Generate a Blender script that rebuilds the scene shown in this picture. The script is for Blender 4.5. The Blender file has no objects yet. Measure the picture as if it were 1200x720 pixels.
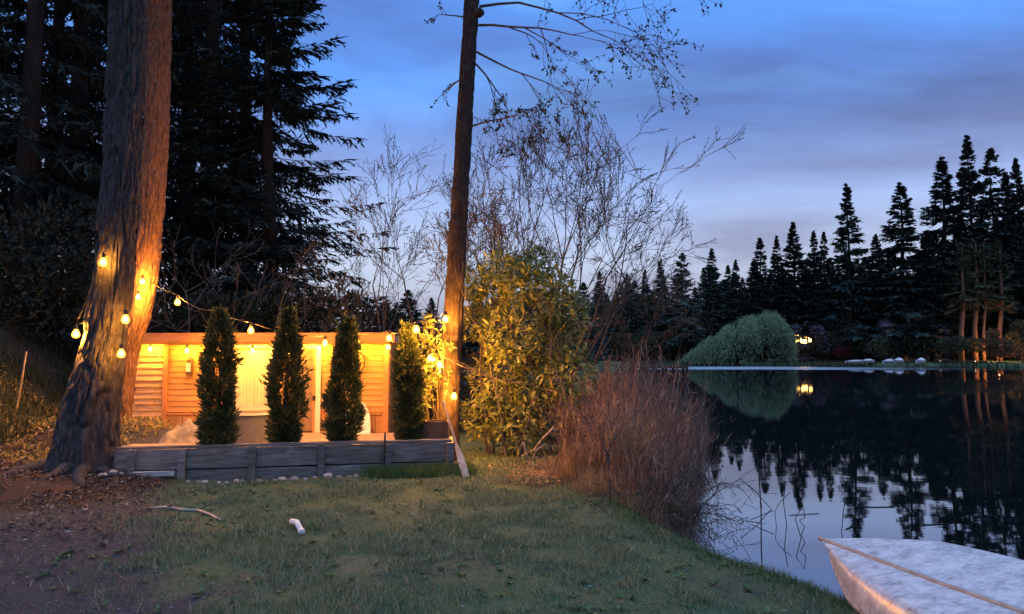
import bpy, math, random
import numpy as np
from mathutils import Vector

random.seed(7)
RNG = np.random.default_rng(7)
rad = math.radians
SC = bpy.context.scene
COL = SC.collection

# ------------------------------------------------------------------ camera
CAM_Z = 2.1
F_PX = 870.0
PITCH = math.atan(55.0 / F_PX)
cam = bpy.data.cameras.new('camera')
cam.lens = 36.0 * F_PX / 1200.0
cam.sensor_width = 36.0
cam.clip_start = 0.05
cam.clip_end = 4000
cam_ob = bpy.data.objects.new('camera', cam)
COL.objects.link(cam_ob)
cam_ob.location = (0, 0, CAM_Z)
cam_ob.rotation_euler = (math.pi / 2 + PITCH, 0, 0)
SC.camera = cam_ob

# ------------------------------------------------------------------ sky, dusk
world = bpy.data.worlds.new('World')
SC.world = world
world.use_nodes = True
SUN_EL, SUN_ROT = rad(2.0), rad(205)
SKY_STRENGTH = 0.15


def build_world():
    nt = world.node_tree
    nt.nodes.clear()
    N = nt.nodes.new
    L = nt.links.new
    out = N('ShaderNodeOutputWorld')
    bg = N('ShaderNodeBackground')
    bg.inputs['Strength'].default_value = SKY_STRENGTH
    sky = N('ShaderNodeTexSky')
    sky.sky_type = 'NISHITA'
    sky.sun_disc = False
    sky.sun_elevation = SUN_EL
    sky.sun_rotation = SUN_ROT
    sky.air_density = 1.0
    sky.dust_density = 0.6
    sky.ozone_density = 4.0
    tc = N('ShaderNodeTexCoord')
    sep = N('ShaderNodeSeparateXYZ')
    L(tc.outputs['Generated'], sep.inputs[0])
    # cloud sheet: the viewing direction carried onto a flat layer overhead
    add = N('ShaderNodeMath'); add.operation = 'ADD'; add.inputs[1].default_value = 0.22
    L(sep.outputs['Z'], add.inputs[0])
    mx = N('ShaderNodeMath'); mx.operation = 'MAXIMUM'; mx.inputs[1].default_value = 0.05
    L(add.outputs[0], mx.inputs[0])
    dx = N('ShaderNodeMath'); dx.operation = 'DIVIDE'
    dy = N('ShaderNodeMath'); dy.operation = 'DIVIDE'
    L(sep.outputs['X'], dx.inputs[0]); L(mx.outputs[0], dx.inputs[1])
    L(sep.outputs['Y'], dy.inputs[0]); L(mx.outputs[0], dy.inputs[1])
    comb = N('ShaderNodeCombineXYZ')
    L(dx.outputs[0], comb.inputs[0]); L(dy.outputs[0], comb.inputs[1])
    mp = N('ShaderNodeMapping')
    mp.inputs['Location'].default_value = (1.7, 0.4, 0.0)
    mp.inputs['Rotation'].default_value = (0, 0, rad(-14))
    mp.inputs['Scale'].default_value = (0.6, 0.9, 1)
    L(comb.outputs[0], mp.inputs[0])
    n1 = N('ShaderNodeTexNoise')
    n1.inputs['Scale'].default_value = 1.3
    n1.inputs['Detail'].default_value = 7
    n1.inputs['Roughness'].default_value = 0.56
    n1.inputs['Distortion'].default_value = 0.35
    L(mp.outputs[0], n1.inputs['Vector'])
    r1 = N('ShaderNodeValToRGB')
    r1.color_ramp.elements[0].position = 0.40
    r1.color_ramp.elements[0].color = (0, 0, 0, 1)
    r1.color_ramp.elements[1].position = 0.62
    r1.color_ramp.elements[1].color = (1, 1, 1, 1)
    L(n1.outputs['Fac'], r1.inputs[0])
    # dusk colour of the clear sky by height, multiplied on the physical sky
    ze = N('ShaderNodeMapRange')
    ze.inputs['From Min'].default_value = 0.0
    ze.inputs['From Max'].default_value = 1.0
    L(sep.outputs['Z'], ze.inputs['Value'])
    rz = N('ShaderNodeValToRGB')
    e = rz.color_ramp.elements
    e[0].position = 0.0; e[0].color = (0.49, 0.48, 0.57, 1)
    e[1].position = 1.0; e[1].color = (0.50, 0.70, 1.12, 1)
    a = e.new(0.13); a.color = (0.48, 0.49, 0.64, 1)
    a = e.new(0.24); a.color = (0.255, 0.32, 0.61, 1)
    a = e.new(0.34); a.color = (0.11, 0.25, 0.72, 1)
    a = e.new(0.43); a.color = (0.10, 0.31, 0.86, 1)
    L(ze.outputs[0], rz.inputs[0])
    # physical sky luminance drives the level, the dusk ramp tints it
    bw = N('ShaderNodeRGBToBW')
    L(sky.outputs[0], bw.inputs[0])
    mul = N('ShaderNodeMixRGB'); mul.blend_type = 'MIX'; mul.inputs[0].default_value = 0.85
    L(sky.outputs[0], mul.inputs[1]); L(rz.outputs[0], mul.inputs[2])
    # cloud colour: grey violet, a little paler near the horizon
    rc = N('ShaderNodeValToRGB')
    e = rc.color_ramp.elements
    e[0].position = 0.0; e[0].color = (0.39, 0.39, 0.46, 1)
    e[1].position = 1.0; e[1].color = (0.30, 0.46, 0.85, 1)
    a = e.new(0.14); a.color = (0.275, 0.305, 0.46, 1)
    a = e.new(0.30); a.color = (0.10, 0.157, 0.37, 1)
    a = e.new(0.45); a.color = (0.088, 0.168, 0.49, 1)
    L(ze.outputs[0], rc.inputs[0])
    mixc = N('ShaderNodeMixRGB')
    L(r1.outputs[0], mixc.inputs[0]); L(mul.outputs[0], mixc.inputs[1]); L(rc.outputs[0], mixc.inputs[2])
    # thin bright gaps
    n2 = N('ShaderNodeTexNoise')
    n2.inputs['Scale'].default_value = 1.9
    n2.inputs['Detail'].default_value = 3
    mp2 = N('ShaderNodeMapping')
    mp2.inputs['Location'].default_value = (1.2, 7.7, 0)
    mp2.inputs['Scale'].default_value = (0.8, 1.5, 1)
    L(comb.outputs[0], mp2.inputs[0]); L(mp2.outputs[0], n2.inputs['Vector'])
    r2 = N('ShaderNodeValToRGB')
    r2.color_ramp.elements[0].position = 0.54
    r2.color_ramp.elements[0].color = (0, 0, 0, 1)
    r2.color_ramp.elements[1].position = 0.80
    r2.color_ramp.elements[1].color = (1, 1, 1, 1)
    L(n2.outputs['Fac'], r2.inputs[0])
    mixg = N('ShaderNodeMixRGB')
    mixg.inputs[2].default_value = (0.25, 0.66, 1.25, 1)
    gz = N('ShaderNodeMapRange'); gz.inputs['From Min'].default_value = 0.27; gz.inputs['From Max'].default_value = 0.48
    L(sep.outputs['Z'], gz.inputs['Value'])
    gm = N('ShaderNodeMath'); gm.operation = 'MULTIPLY'
    L(gz.outputs[0], gm.inputs[0]); L(r2.outputs[0], gm.inputs[1])
    L(gm.outputs[0], mixg.inputs[0]); L(mixc.outputs[0], mixg.inputs[1])
    sc = N('ShaderNodeMixRGB'); sc.blend_type = 'MULTIPLY'; sc.inputs[0].default_value = 1.0
    sc.inputs[2].default_value = (5.7, 5.7, 5.7, 1)
    L(mixg.outputs[0], sc.inputs[1])
    L(sc.outputs[0], bg.inputs['Color'])
    L(bg.outputs[0], out.inputs[0])


build_world()

# faint broad afterglow from the open sky behind the camera
sun = bpy.data.lights.new('sun', 'SUN')
sun.energy = 0.34
sun.angle = rad(70)
sun.color = (0.80, 0.86, 1.0)
sun_ob = bpy.data.objects.new('sun', sun)
COL.objects.link(sun_ob)
sun_ob.rotation_euler = (rad(16), 0, rad(25))

# ------------------------------------------------------------------ view
SC.view_settings.view_transform = 'Standard'
SC.view_settings.look = 'None'
SC.view_settings.exposure = 0.6
SC.view_settings.gamma = 1.0
SC.view_settings.use_curve_mapping = False
cy = SC.cycles
cy.use_denoising = True
cy.max_bounces = 5
cy.diffuse_bounces = 3
cy.glossy_bounces = 3
cy.transmission_bounces = 3
cy.transparent_max_bounces = 8
cy.sample_clamp_indirect = 4.0
cy.caustics_reflective = False
cy.caustics_refractive = False

# ================================================================== helpers
WO = {}                                   # world origin of each object by name


def at(px, py, Y):
    """point at depth Y seen at photo pixel (px, py)"""
    x = (px - 600) / F_PX
    v = (360 - py) / F_PX
    c, s = math.cos(PITCH), math.sin(PITCH)
    t = Y / (c - v * s)
    return np.array([x * t, Y, CAM_Z + t * (v * c + s)])


def hsh(x, y, seed):
    v = np.sin(x * 127.1 + y * 311.7 + seed * 74.7) * 43758.5453
    return v - np.floor(v)


def vnoise(x, y, seed=0):
    x = np.asarray(x, float); y = np.asarray(y, float)
    xi, yi = np.floor(x), np.floor(y)
    fx, fy = x - xi, y - yi
    fx = fx * fx * (3 - 2 * fx); fy = fy * fy * (3 - 2 * fy)
    a, b = hsh(xi, yi, seed), hsh(xi + 1, yi, seed)
    c, d = hsh(xi, yi + 1, seed), hsh(xi + 1, yi + 1, seed)
    return (a * (1 - fx) + b * fx) * (1 - fy) + (c * (1 - fx) + d * fx) * fy


def fbm(x, y, seed=0, o=4):
    s, a, t = 0, 0.5, 0
    for i in range(o):
        s = s + a * vnoise(x * 2 ** i, y * 2 ** i, seed + i)
        t += a
        a *= 0.5
    return s / t


def sst(a, b, x):
    t = np.clip((x - a) / (b - a), 0, 1)
    return t * t * (3 - 2 * t)


def nrm(a):
    return a / np.maximum(np.linalg.norm(a, axis=-1, keepdims=True), 1e-9)


class G:
    """collects geometry for one mesh"""

    def __init__(self):
        self.v = []; self.f = {3: [], 4: []}; self.n = 0

    def add(self, V, F):
        V = np.asarray(V, float).reshape(-1, 3)
        F = np.asarray(F, int)
        self.v.append(V)
        self.f[F.shape[1]].append(F + self.n)
        self.n += len(V)
        return self

    def box(self, c, s, rz=0.0, jit=0.0):
        c = np.asarray(c, float); h = np.asarray(s, float) / 2
        P = np.array([[-1, -1, -1], [1, -1, -1], [1, 1, -1], [-1, 1, -1], [-1, -1, 1], [1, -1, 1], [1, 1, 1], [-1, 1, 1]]) * h
        if jit:
            P = P + RNG.uniform(-jit, jit, P.shape)
        if rz:
            k, q = math.cos(rz), math.sin(rz)
            P = np.stack([P[:, 0] * k - P[:, 1] * q, P[:, 0] * q + P[:, 1] * k, P[:, 2]], 1)
        F = [[0, 3, 2, 1], [4, 5, 6, 7], [0, 1, 5, 4], [1, 2, 6, 5], [2, 3, 7, 6], [3, 0, 4, 7]]
        return self.add(P + c, F)

    def bbox(self, lo, hi):
        lo = np.array(lo, float); hi = np.array(hi, float)
        return self.box((lo + hi) / 2, hi - lo)

    def tube(self, path, r, sides=8, cap=True):
        P = np.asarray(path, float)
        n = len(P)
        r = np.broadcast_to(np.asarray(r, float), (n,))
        T = nrm(np.gradient(P, axis=0))
        ref = np.array([0.31, 0.17, 0.93]) if abs(T[:, 2]).mean() < 0.8 else np.array([0.93, 0.2, 0.1])
        A = nrm(np.cross(T, ref)); B = np.cross(T, A)
        th = np.linspace(0, 2 * np.pi, sides, endpoint=False)
        V = P[:, None] + r[:, None, None] * (np.cos(th)[None, :, None] * A[:, None] + np.sin(th)[None, :, None] * B[:, None])
        i = np.arange(n - 1)[:, None] * sides; j = np.arange(sides)[None]; k = (j + 1) % sides
        F = np.stack([i + j, i + k, i + sides + k, i + sides + j], -1).reshape(-1, 4)
        V = V.reshape(-1, 3)
        o = self.n
        self.add(V, F)
        if cap:
            c0 = self.n
            self.add(np.stack([P[0], P[-1]]), np.zeros((0, 3), int))
            jj = np.arange(sides); kk = (jj + 1) % sides
            self.f[3].append(np.stack([np.full(sides, c0), o + kk, o + jj], 1))
            b = o + (n - 1) * sides
            self.f[3].append(np.stack([np.full(sides, c0 + 1), b + jj, b + kk], 1))
        return self

    def segs(self, S, sides=4):
        """S rows: p0(3) p1(3) r0 r1"""
        S = np.asarray(S, float)
        if len(S) == 0:
            return self
        P0, P1, r0, r1 = S[:, 0:3], S[:, 3:6], S[:, 6], S[:, 7]
        T = nrm(P1 - P0)
        ref = np.where(np.abs(T[:, 2:3]) < 0.9, np.array([[0., 0., 1.]]), np.array([[1., 0., 0.]]))
        A = nrm(np.cross(T, ref)); B = np.cross(T, A)
        th = np.linspace(0, 2 * np.pi, sides, endpoint=False)
        D = np.cos(th)[None, :, None] * A[:, None] + np.sin(th)[None, :, None] * B[:, None]
        V = np.concatenate([P0[:, None] + r0[:, None, None] * D, P1[:, None] + r1[:, None, None] * D], 1)
        i = np.arange(len(S))[:, None] * 2 * sides; j = np.arange(sides)[None]; k = (j + 1) % sides
        F = np.stack([i + j, i + k, i + sides + k, i + sides + j], -1).reshape(-1, 4)
        return self.add(V.reshape(-1, 3), F)

    def leaves(self, P, D, Nn, Ln, W, fold=0.25, mid=0.45):
        """folded leaf blades: base P, direction D, face normal Nn"""
        P = np.asarray(P, float); n = len(P)
        D = nrm(np.asarray(D, float)); S = nrm(np.cross(D, Nn)); Nn = np.cross(S, D)
        Ln = np.broadcast_to(np.asarray(Ln, float), (n,))[:, None]; W = np.broadcast_to(np.asarray(W, float), (n,))[:, None]
        tip = P + D * Ln - Nn * Ln * 0.08
        m = P + D * Ln * mid
        a = m + S * W + Nn * W * fold
        b = m - S * W + Nn * W * fold
        V = np.stack([P, a, tip, b], 1).reshape(-1, 3)
        i = np.arange(n)[:, None] * 4
        F = np.concatenate([i + np.array([[0, 1, 2]]), i + np.array([[0, 2, 3]])])
        return self.add(V, F)

    def mesh(self, name, off):
        V = (np.concatenate(self.v) if self.v else np.zeros((0, 3))) - off
        f3 = np.concatenate(self.f[3]) if self.f[3] else np.zeros((0, 3), int)
        f4 = np.concatenate(self.f[4]) if self.f[4] else np.zeros((0, 4), int)
        me = bpy.data.meshes.new(name)
        me.vertices.add(len(V)); me.vertices.foreach_set('co', V.astype(np.float32).ravel())
        loops = np.concatenate([f3.ravel(), f4.ravel()]).astype(np.int32)
        me.loops.add(len(loops)); me.loops.foreach_set('vertex_index', loops)
        st = np.concatenate([np.arange(len(f3)) * 3, len(f3) * 3 + np.arange(len(f4)) * 4]).astype(np.int32)
        me.polygons.add(len(st)); me.polygons.foreach_set('loop_start', st)
        me.update(calc_edges=True)
        return me

    def obj(self, name, mat, parent=None, smooth=False, origin=None):
        if parent is not None:
            off = WO[parent.name]
        elif origin is not None:
            off = np.asarray(origin, float)
        else:
            V = np.concatenate(self.v)
            lo, hi = V.min(0), V.max(0)
            off = np.array([(lo[0] + hi[0]) / 2, (lo[1] + hi[1]) / 2, lo[2]])
        me = self.mesh(name, off)
        me.materials.append(mat)
        me.polygons.foreach_set('use_smooth', np.full(len(me.polygons), bool(smooth)))
        o = bpy.data.objects.new(name, me)
        COL.objects.link(o)
        if parent is not None:
            o.parent = parent
        else:
            o.location = off
        WO[o.name] = off
        return o


def tag(o, label=None, cat=None, group=None, kind=None):
    if label: o['label'] = label
    if cat: o['category'] = cat
    if group: o['group'] = group
    if kind: o['kind'] = kind
    return o


def thing(name, label, cat, loc, group=None):
    o = bpy.data.objects.new(name, None)
    o.empty_display_size = 0.2
    COL.objects.link(o)
    o.location = loc
    WO[o.name] = np.array(loc, float)
    return tag(o, label, cat, group)


ORD = ['first', 'second', 'third', 'fourth', 'fifth', 'sixth', 'seventh', 'eighth', 'ninth', 'tenth', 'eleventh', 'twelfth', 'thirteenth', 'fourteenth', 'fifteenth', 'sixteenth', 'seventeenth', 'eighteenth', 'nineteenth', 'twentieth', 'twenty-first', 'twenty-second', 'twenty-third', 'twenty-fourth', 'twenty-fifth', 'twenty-sixth']


def dup(root, loc, rz, sc, label, group=None):
    r = root.copy(); COL.objects.link(r)
    r.location = loc; r.rotation_euler = (0, 0, rz); r.scale = sc
    r['label'] = label
    if group: r['group'] = group
    for ch in list(root.children):
        c = ch.copy(); COL.objects.link(c); c.parent = r
    return r


# ------------------------------------------------------------------ materials
def newmat(name):
    m = bpy.data.materials.new(name); m.use_nodes = True
    nt = m.node_tree
    return m, nt, nt.nodes['Principled BSDF'], nt.nodes['Material Output']


def ramp(nt, fac, cols):
    r = nt.nodes.new('ShaderNodeValToRGB')
    e = r.color_ramp.elements
    for i, (p, c) in enumerate(cols):
        el = e[i] if i < 2 else e.new(p)
        el.position = p
        el.color = (*c, 1)
    nt.links.new(fac, r.inputs[0])
    return r.outputs[0]


def noise_mat(name, cols, scale=(4, 4, 4), rough=0.8, detail=6, bump=0.3, bscale=None, bdist=0.02, spec=0.3, objrand=0.0, distortion=0.0):
    m, nt, p, _ = newmat(name)
    N, L = nt.nodes.new, nt.links.new
    tc = N('ShaderNodeTexCoord'); mp = N('ShaderNodeMapping')
    mp.inputs['Scale'].default_value = scale
    L(tc.outputs['Object'], mp.inputs[0])
    oi = N('ShaderNodeObjectInfo')
    vm = N('ShaderNodeVectorMath'); vm.operation = 'MULTIPLY_ADD'
    L(oi.outputs['Random'], vm.inputs[0]); vm.inputs[1].default_value = (37, 53, 29)
    L(mp.outputs[0], vm.inputs[2])
    n = N('ShaderNodeTexNoise'); n.inputs['Scale'].default_value = 1; n.inputs['Detail'].default_value = detail
    n.inputs['Roughness'].default_value = 0.62; n.inputs['Distortion'].default_value = distortion
    L(vm.outputs[0], n.inputs['Vector'])
    c = ramp(nt, n.outputs['Fac'], cols)
    if objrand:
        h = N('ShaderNodeHueSaturation')
        mr = N('ShaderNodeMapRange'); mr.inputs['To Min'].default_value = 1 - objrand; mr.inputs['To Max'].default_value = 1 + objrand
        L(oi.outputs['Random'], mr.inputs['Value']); L(mr.outputs[0], h.inputs['Value']); L(c, h.inputs['Color'])
        c = h.outputs[0]
    L(c, p.inputs['Base Color'])
    p.inputs['Roughness'].default_value = rough
    p.inputs['Specular IOR Level'].default_value = spec
    if bump:
        b = N('ShaderNodeBump'); b.inputs['Strength'].default_value = bump; b.inputs['Distance'].default_value = bdist
        n2 = n
        if bscale:
            mp2 = N('ShaderNodeMapping'); mp2.inputs['Scale'].default_value = bscale
            L(tc.outputs['Object'], mp2.inputs[0])
            n2 = N('ShaderNodeTexNoise'); n2.inputs['Scale'].default_value = 1; n2.inputs['Detail'].default_value = 5
            L(mp2.outputs[0], n2.inputs['Vector'])
        L(n2.outputs['Fac'], b.inputs['Height']); L(b.outputs[0], p.inputs['Normal'])
    return m


def leaf_mat(name, cols, rough=0.5, trans=0.3, spec=0.35, tcol=None):
    """foliage: every leaf island has its own shade"""
    m, nt, p, out = newmat(name)
    N, L = nt.nodes.new, nt.links.new
    g = N('ShaderNodeNewGeometry')
    c = ramp(nt, g.outputs['Random Per Island'], cols)
    L(c, p.inputs['Base Color'])
    p.inputs['Roughness'].default_value = rough
    p.inputs['Specular IOR Level'].default_value = spec
    if trans:
        t = N('ShaderNodeBsdfTranslucent'); L(c, t.inputs['Color'])
        mx = N('ShaderNodeMixShader'); mx.inputs[0].default_value = trans
        L(p.outputs[0], mx.inputs[1]); L(t.outputs[0], mx.inputs[2]); L(mx.outputs[0], out.inputs[0])
    return m


def emit_mat(name, col, strength):
    m, nt, p, out = newmat(name)
    p.inputs['Base Color'].default_value = (*col, 1)
    p.inputs['Emission Color'].default_value = (*col, 1)
    p.inputs['Emission Strength'].default_value = strength
    return m


M = {}
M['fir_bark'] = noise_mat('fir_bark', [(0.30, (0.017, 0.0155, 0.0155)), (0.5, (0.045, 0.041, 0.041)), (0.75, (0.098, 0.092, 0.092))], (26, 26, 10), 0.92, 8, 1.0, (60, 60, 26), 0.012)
M['fir_bark_warmlit'] = noise_mat('fir_bark_warmlit', [(0.30, (0.065, 0.034, 0.022)), (0.5, (0.15, 0.080, 0.052)), (0.75, (0.25, 0.148, 0.10))], (26, 26, 10), 0.92, 8, 1.0, (60, 60, 26), 0.012)  # redder, lighter copy of fir_bark with the warm bulb light in its colour
M['alder_bark'] = noise_mat('alder_bark', [(0.3, (0.016, 0.010, 0.008)), (0.55, (0.040, 0.025, 0.019)), (0.78, (0.09, 0.066, 0.05))], (14, 14, 9), 0.9, 8, 0.9, (50, 50, 26), 0.01)
M['dark_bark'] = noise_mat('dark_bark', [(0.3, (0.012, 0.009, 0.008)), (0.7, (0.034, 0.026, 0.022))], (8, 8, 2), 0.95, 4, 0)
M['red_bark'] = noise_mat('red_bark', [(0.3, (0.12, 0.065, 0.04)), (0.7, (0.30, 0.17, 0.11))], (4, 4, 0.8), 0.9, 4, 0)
M['twig'] = noise_mat('twig', [(0.3, (0.045, 0.034, 0.028)), (0.7, (0.10, 0.075, 0.06))], (9, 9, 9), 0.85, 3, 0)
M['pale_twig'] = noise_mat('pale_twig', [(0.3, (0.08, 0.066, 0.056)), (0.7, (0.15, 0.13, 0.112))], (9, 9, 9), 0.85, 3, 0)
M['needles'] = leaf_mat('needles', [(0, (0.005, 0.010, 0.007)), (0.6, (0.011, 0.021, 0.013)), (1, (0.026, 0.040, 0.025))], 0.6, 0.12)
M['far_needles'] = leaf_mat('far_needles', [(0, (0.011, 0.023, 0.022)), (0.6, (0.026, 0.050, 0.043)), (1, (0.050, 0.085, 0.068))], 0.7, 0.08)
M['hazy_needles'] = leaf_mat('hazy_needles', [(0, (0.035, 0.062, 0.058)), (0.6, (0.07, 0.115, 0.098)), (1, (0.115, 0.165, 0.13))], 0.7, 0.12)  # lighter copy of far_needles, distance haze put into the colour
M['cypress'] = leaf_mat('cypress', [(0, (0.030, 0.045, 0.018)), (0.6, (0.065, 0.090, 0.032)), (0.9, (0.11, 0.13, 0.045)), (1, (0.18, 0.13, 0.06))], 0.6, 0.35)
M['laurel'] = leaf_mat('laurel', [(0, (0.07, 0.10, 0.03)), (0.5, (0.19, 0.23, 0.06)), (0.85, (0.31, 0.32, 0.10)), (1, (0.42, 0.40, 0.17))], 0.38, 0.28, 0.5)
M['under_leaf'] = leaf_mat('under_leaf', [(0, (0.012, 0.02, 0.010)), (0.6, (0.03, 0.045, 0.02)), (1, (0.06, 0.075, 0.035))], 0.5, 0.2)
M['hedge_leaf'] = leaf_mat('hedge_leaf', [(0, (0.006, 0.010, 0.005)), (0.6, (0.014, 0.022, 0.011)), (1, (0.03, 0.038, 0.02))], 0.6, 0.15)
M['dark_grass'] = leaf_mat('dark_grass', [(0, (0.012, 0.02, 0.008)), (0.6, (0.03, 0.045, 0.018)), (1, (0.06, 0.07, 0.03))], 0.6, 0.2)
M['bud_leaf'] = leaf_mat('bud_leaf', [(0, (0.05, 0.06, 0.02)), (0.6, (0.09, 0.10, 0.035)), (1, (0.16, 0.15, 0.06))], 0.5, 0.35)
M['willow'] = leaf_mat('willow', [(0, (0.10, 0.17, 0.09)), (0.6, (0.27, 0.40, 0.22)), (1, (0.42, 0.56, 0.32))], 0.6, 0.35)
M['blossom'] = leaf_mat('blossom', [(0, (0.08, 0.06, 0.085)), (0.6, (0.16, 0.12, 0.18)), (1, (0.25, 0.20, 0.28))], 0.7, 0.3)
M['red_leaf'] = leaf_mat('red_leaf', [(0, (0.06, 0.008, 0.012)), (1, (0.16, 0.016, 0.026))], 0.6, 0.3)
M['olive_leaf'] = leaf_mat('olive_leaf', [(0, (0.035, 0.045, 0.025)), (0.6, (0.075, 0.09, 0.045)), (1, (0.13, 0.14, 0.075))], 0.6, 0.25)
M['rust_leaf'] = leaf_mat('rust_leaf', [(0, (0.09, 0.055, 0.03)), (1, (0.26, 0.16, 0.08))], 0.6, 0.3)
M['reed'] = leaf_mat('reed', [(0, (0.08, 0.045, 0.038)), (0.45, (0.185, 0.108, 0.084)), (0.8, (0.33, 0.21, 0.15)), (1, (0.56, 0.43, 0.30))], 0.7, 0.2)
M['straw'] = leaf_mat('straw', [(0, (0.16, 0.10, 0.05)), (1, (0.46, 0.33, 0.18))], 0.7, 0.2)
M['grass'] = leaf_mat('grass', [(0, (0.06, 0.11, 0.05)), (0.5, (0.135, 0.21, 0.10)), (0.8, (0.235, 0.27, 0.15)), (1, (0.44, 0.41, 0.29))], 0.6, 0.25)
M['bank_grass'] = leaf_mat('bank_grass', [(0, (0.035, 0.075, 0.028)), (0.6, (0.085, 0.16, 0.055)), (1, (0.16, 0.24, 0.09))], 0.55, 0.25)
M['litter'] = leaf_mat('litter', [(0, (0.028, 0.022, 0.018)), (0.5, (0.07, 0.054, 0.044)), (0.85, (0.14, 0.112, 0.092)), (1, (0.34, 0.31, 0.28))], 0.85, 0.05)
M['weed'] = leaf_mat('weed', [(0, (0.09, 0.09, 0.03)), (0.6, (0.24, 0.20, 0.07)), (1, (0.42, 0.32, 0.14))], 0.6, 0.3)
M['siding'] = noise_mat('siding', [(0.25, (0.36, 0.185, 0.06)), (0.55, (0.47, 0.255, 0.09)), (0.8, (0.55, 0.32, 0.13))], (1.5, 8, 26), 0.6, 5, 0.15, None, 0.004, objrand=0.10)
M['rough_board'] = noise_mat('rough_board', [(0.25, (0.36, 0.20, 0.085)), (0.5, (0.56, 0.35, 0.17)), (0.8, (0.68, 0.46, 0.26))], (3, 8, 18), 0.8, 6, 0.4, None, 0.006, objrand=0.16, distortion=0.8)
M['plywood'] = noise_mat('plywood', [(0.25, (0.34, 0.18, 0.075)), (0.75, (0.48, 0.28, 0.13))], (20, 8, 1.5), 0.7, 5, 0.15, None, 0.004, objrand=0.1)
M['fascia'] = noise_mat('fascia', [(0.25, (0.40, 0.17, 0.065)), (0.75, (0.55, 0.27, 0.11))], (1.5, 8, 18), 0.65, 5, 0.2, None, 0.004)
M['cream'] = noise_mat('cream', [(0.3, (0.66, 0.60, 0.48)), (0.7, (0.76, 0.70, 0.58))], (3, 3, 3), 0.5, 3, 0)
M['blind'] = noise_mat('blind', [(0.3, (0.62, 0.52, 0.34)), (0.7, (0.70, 0.60, 0.42))], (3, 3, 0.6), 0.55, 3, 0, objrand=0.06)
M['screen'] = noise_mat('screen', [(0.3, (0.20, 0.14, 0.09)), (0.7, (0.28, 0.20, 0.13))], (5, 5, 2), 0.55, 3, 0)
M['grey_plank'] = noise_mat('grey_plank', [(0.25, (0.055, 0.05, 0.046)), (0.5, (0.16, 0.15, 0.14)), (0.8, (0.30, 0.285, 0.27))], (2.6, 10, 22), 0.9, 7, 0.6, (6, 14, 60), 0.006, objrand=0.25, distortion=0.6)
M['deck'] = noise_mat('deck', [(0.25, (0.24, 0.16, 0.10)), (0.75, (0.46, 0.34, 0.22))], (3, 16, 3), 0.8, 5, 0.2, objrand=0.15)
M['soil'] = noise_mat('soil', [(0.3, (0.03, 0.021, 0.016)), (0.7, (0.09, 0.062, 0.045))], (18, 18, 18), 0.95, 6, 0.8, None, 0.02)
M['stone'] = noise_mat('stone', [(0.3, (0.22, 0.21, 0.20)), (0.7, (0.46, 0.45, 0.43))], (9, 9, 9), 0.85, 5, 0.3, None, 0.01, objrand=0.35)
M['black_metal'] = noise_mat('black_metal', [(0.3, (0.012, 0.012, 0.012)), (0.7, (0.03, 0.028, 0.026))], (20, 20, 20), 0.5, 3, 0)
M['dark_box'] = noise_mat('dark_box', [(0.3, (0.05, 0.032, 0.022)), (0.7, (0.10, 0.065, 0.045))], (6, 6, 14), 0.8, 4, 0.2)
M['tub'] = noise_mat('tub', [(0.3, (0.10, 0.10, 0.11)), (0.7, (0.14, 0.14, 0.15))], (3, 3, 3), 0.6, 3, 0.05)
M['tub_rim'] = noise_mat('tub_rim', [(0.3, (0.30, 0.21, 0.13)), (0.7, (0.42, 0.30, 0.19))], (5, 5, 20), 0.6, 3, 0)
M['white_plastic'] = noise_mat('white_plastic', [(0.3, (0.66, 0.65, 0.62)), (0.7, (0.80, 0.79, 0.76))], (8, 8, 8), 0.45, 3, 0)
M['tarp'] = noise_mat('tarp', [(0.3, (0.12, 0.095, 0.06)), (0.7, (0.34, 0.28, 0.18))], (7, 7, 7), 0.55, 5, 0.5, None, 0.02)
M['oar_wood'] = noise_mat('oar_wood', [(0.3, (0.20, 0.14, 0.09)), (0.7, (0.42, 0.34, 0.26))], (30, 30, 4), 0.7, 4, 0.1)
M['cable'] = noise_mat('cable', [(0.3, (0.02, 0.02, 0.018)), (0.7, (0.05, 0.045, 0.04))], (20, 20, 20), 0.6, 2, 0)
M['bulb'] = emit_mat('bulb', (1.0, 0.40, 0.045), 4500.0)
M['fir_bulb'] = emit_mat('fir_bulb', (1.0, 0.40, 0.045), 950.0)
M['bank_bulb'] = emit_mat('bank_bulb', (1.0, 0.40, 0.045), 7500.0)
M['eave_bulb'] = emit_mat('eave_bulb', (1.0, 0.40, 0.045), 1900.0)


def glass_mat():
    m, nt, p, out = newmat('amber_halo_glass')
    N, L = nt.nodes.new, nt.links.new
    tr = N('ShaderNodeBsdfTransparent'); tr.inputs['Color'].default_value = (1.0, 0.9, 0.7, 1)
    em = N('ShaderNodeEmission'); em.inputs['Color'].default_value = (1.0, 0.36, 0.035, 1); em.inputs['Strength'].default_value = 3.0  # glass given its own orange emission, standing in for a halo round the bulb
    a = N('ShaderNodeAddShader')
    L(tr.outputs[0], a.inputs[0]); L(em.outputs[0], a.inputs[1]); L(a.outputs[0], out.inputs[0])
    return m


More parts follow.
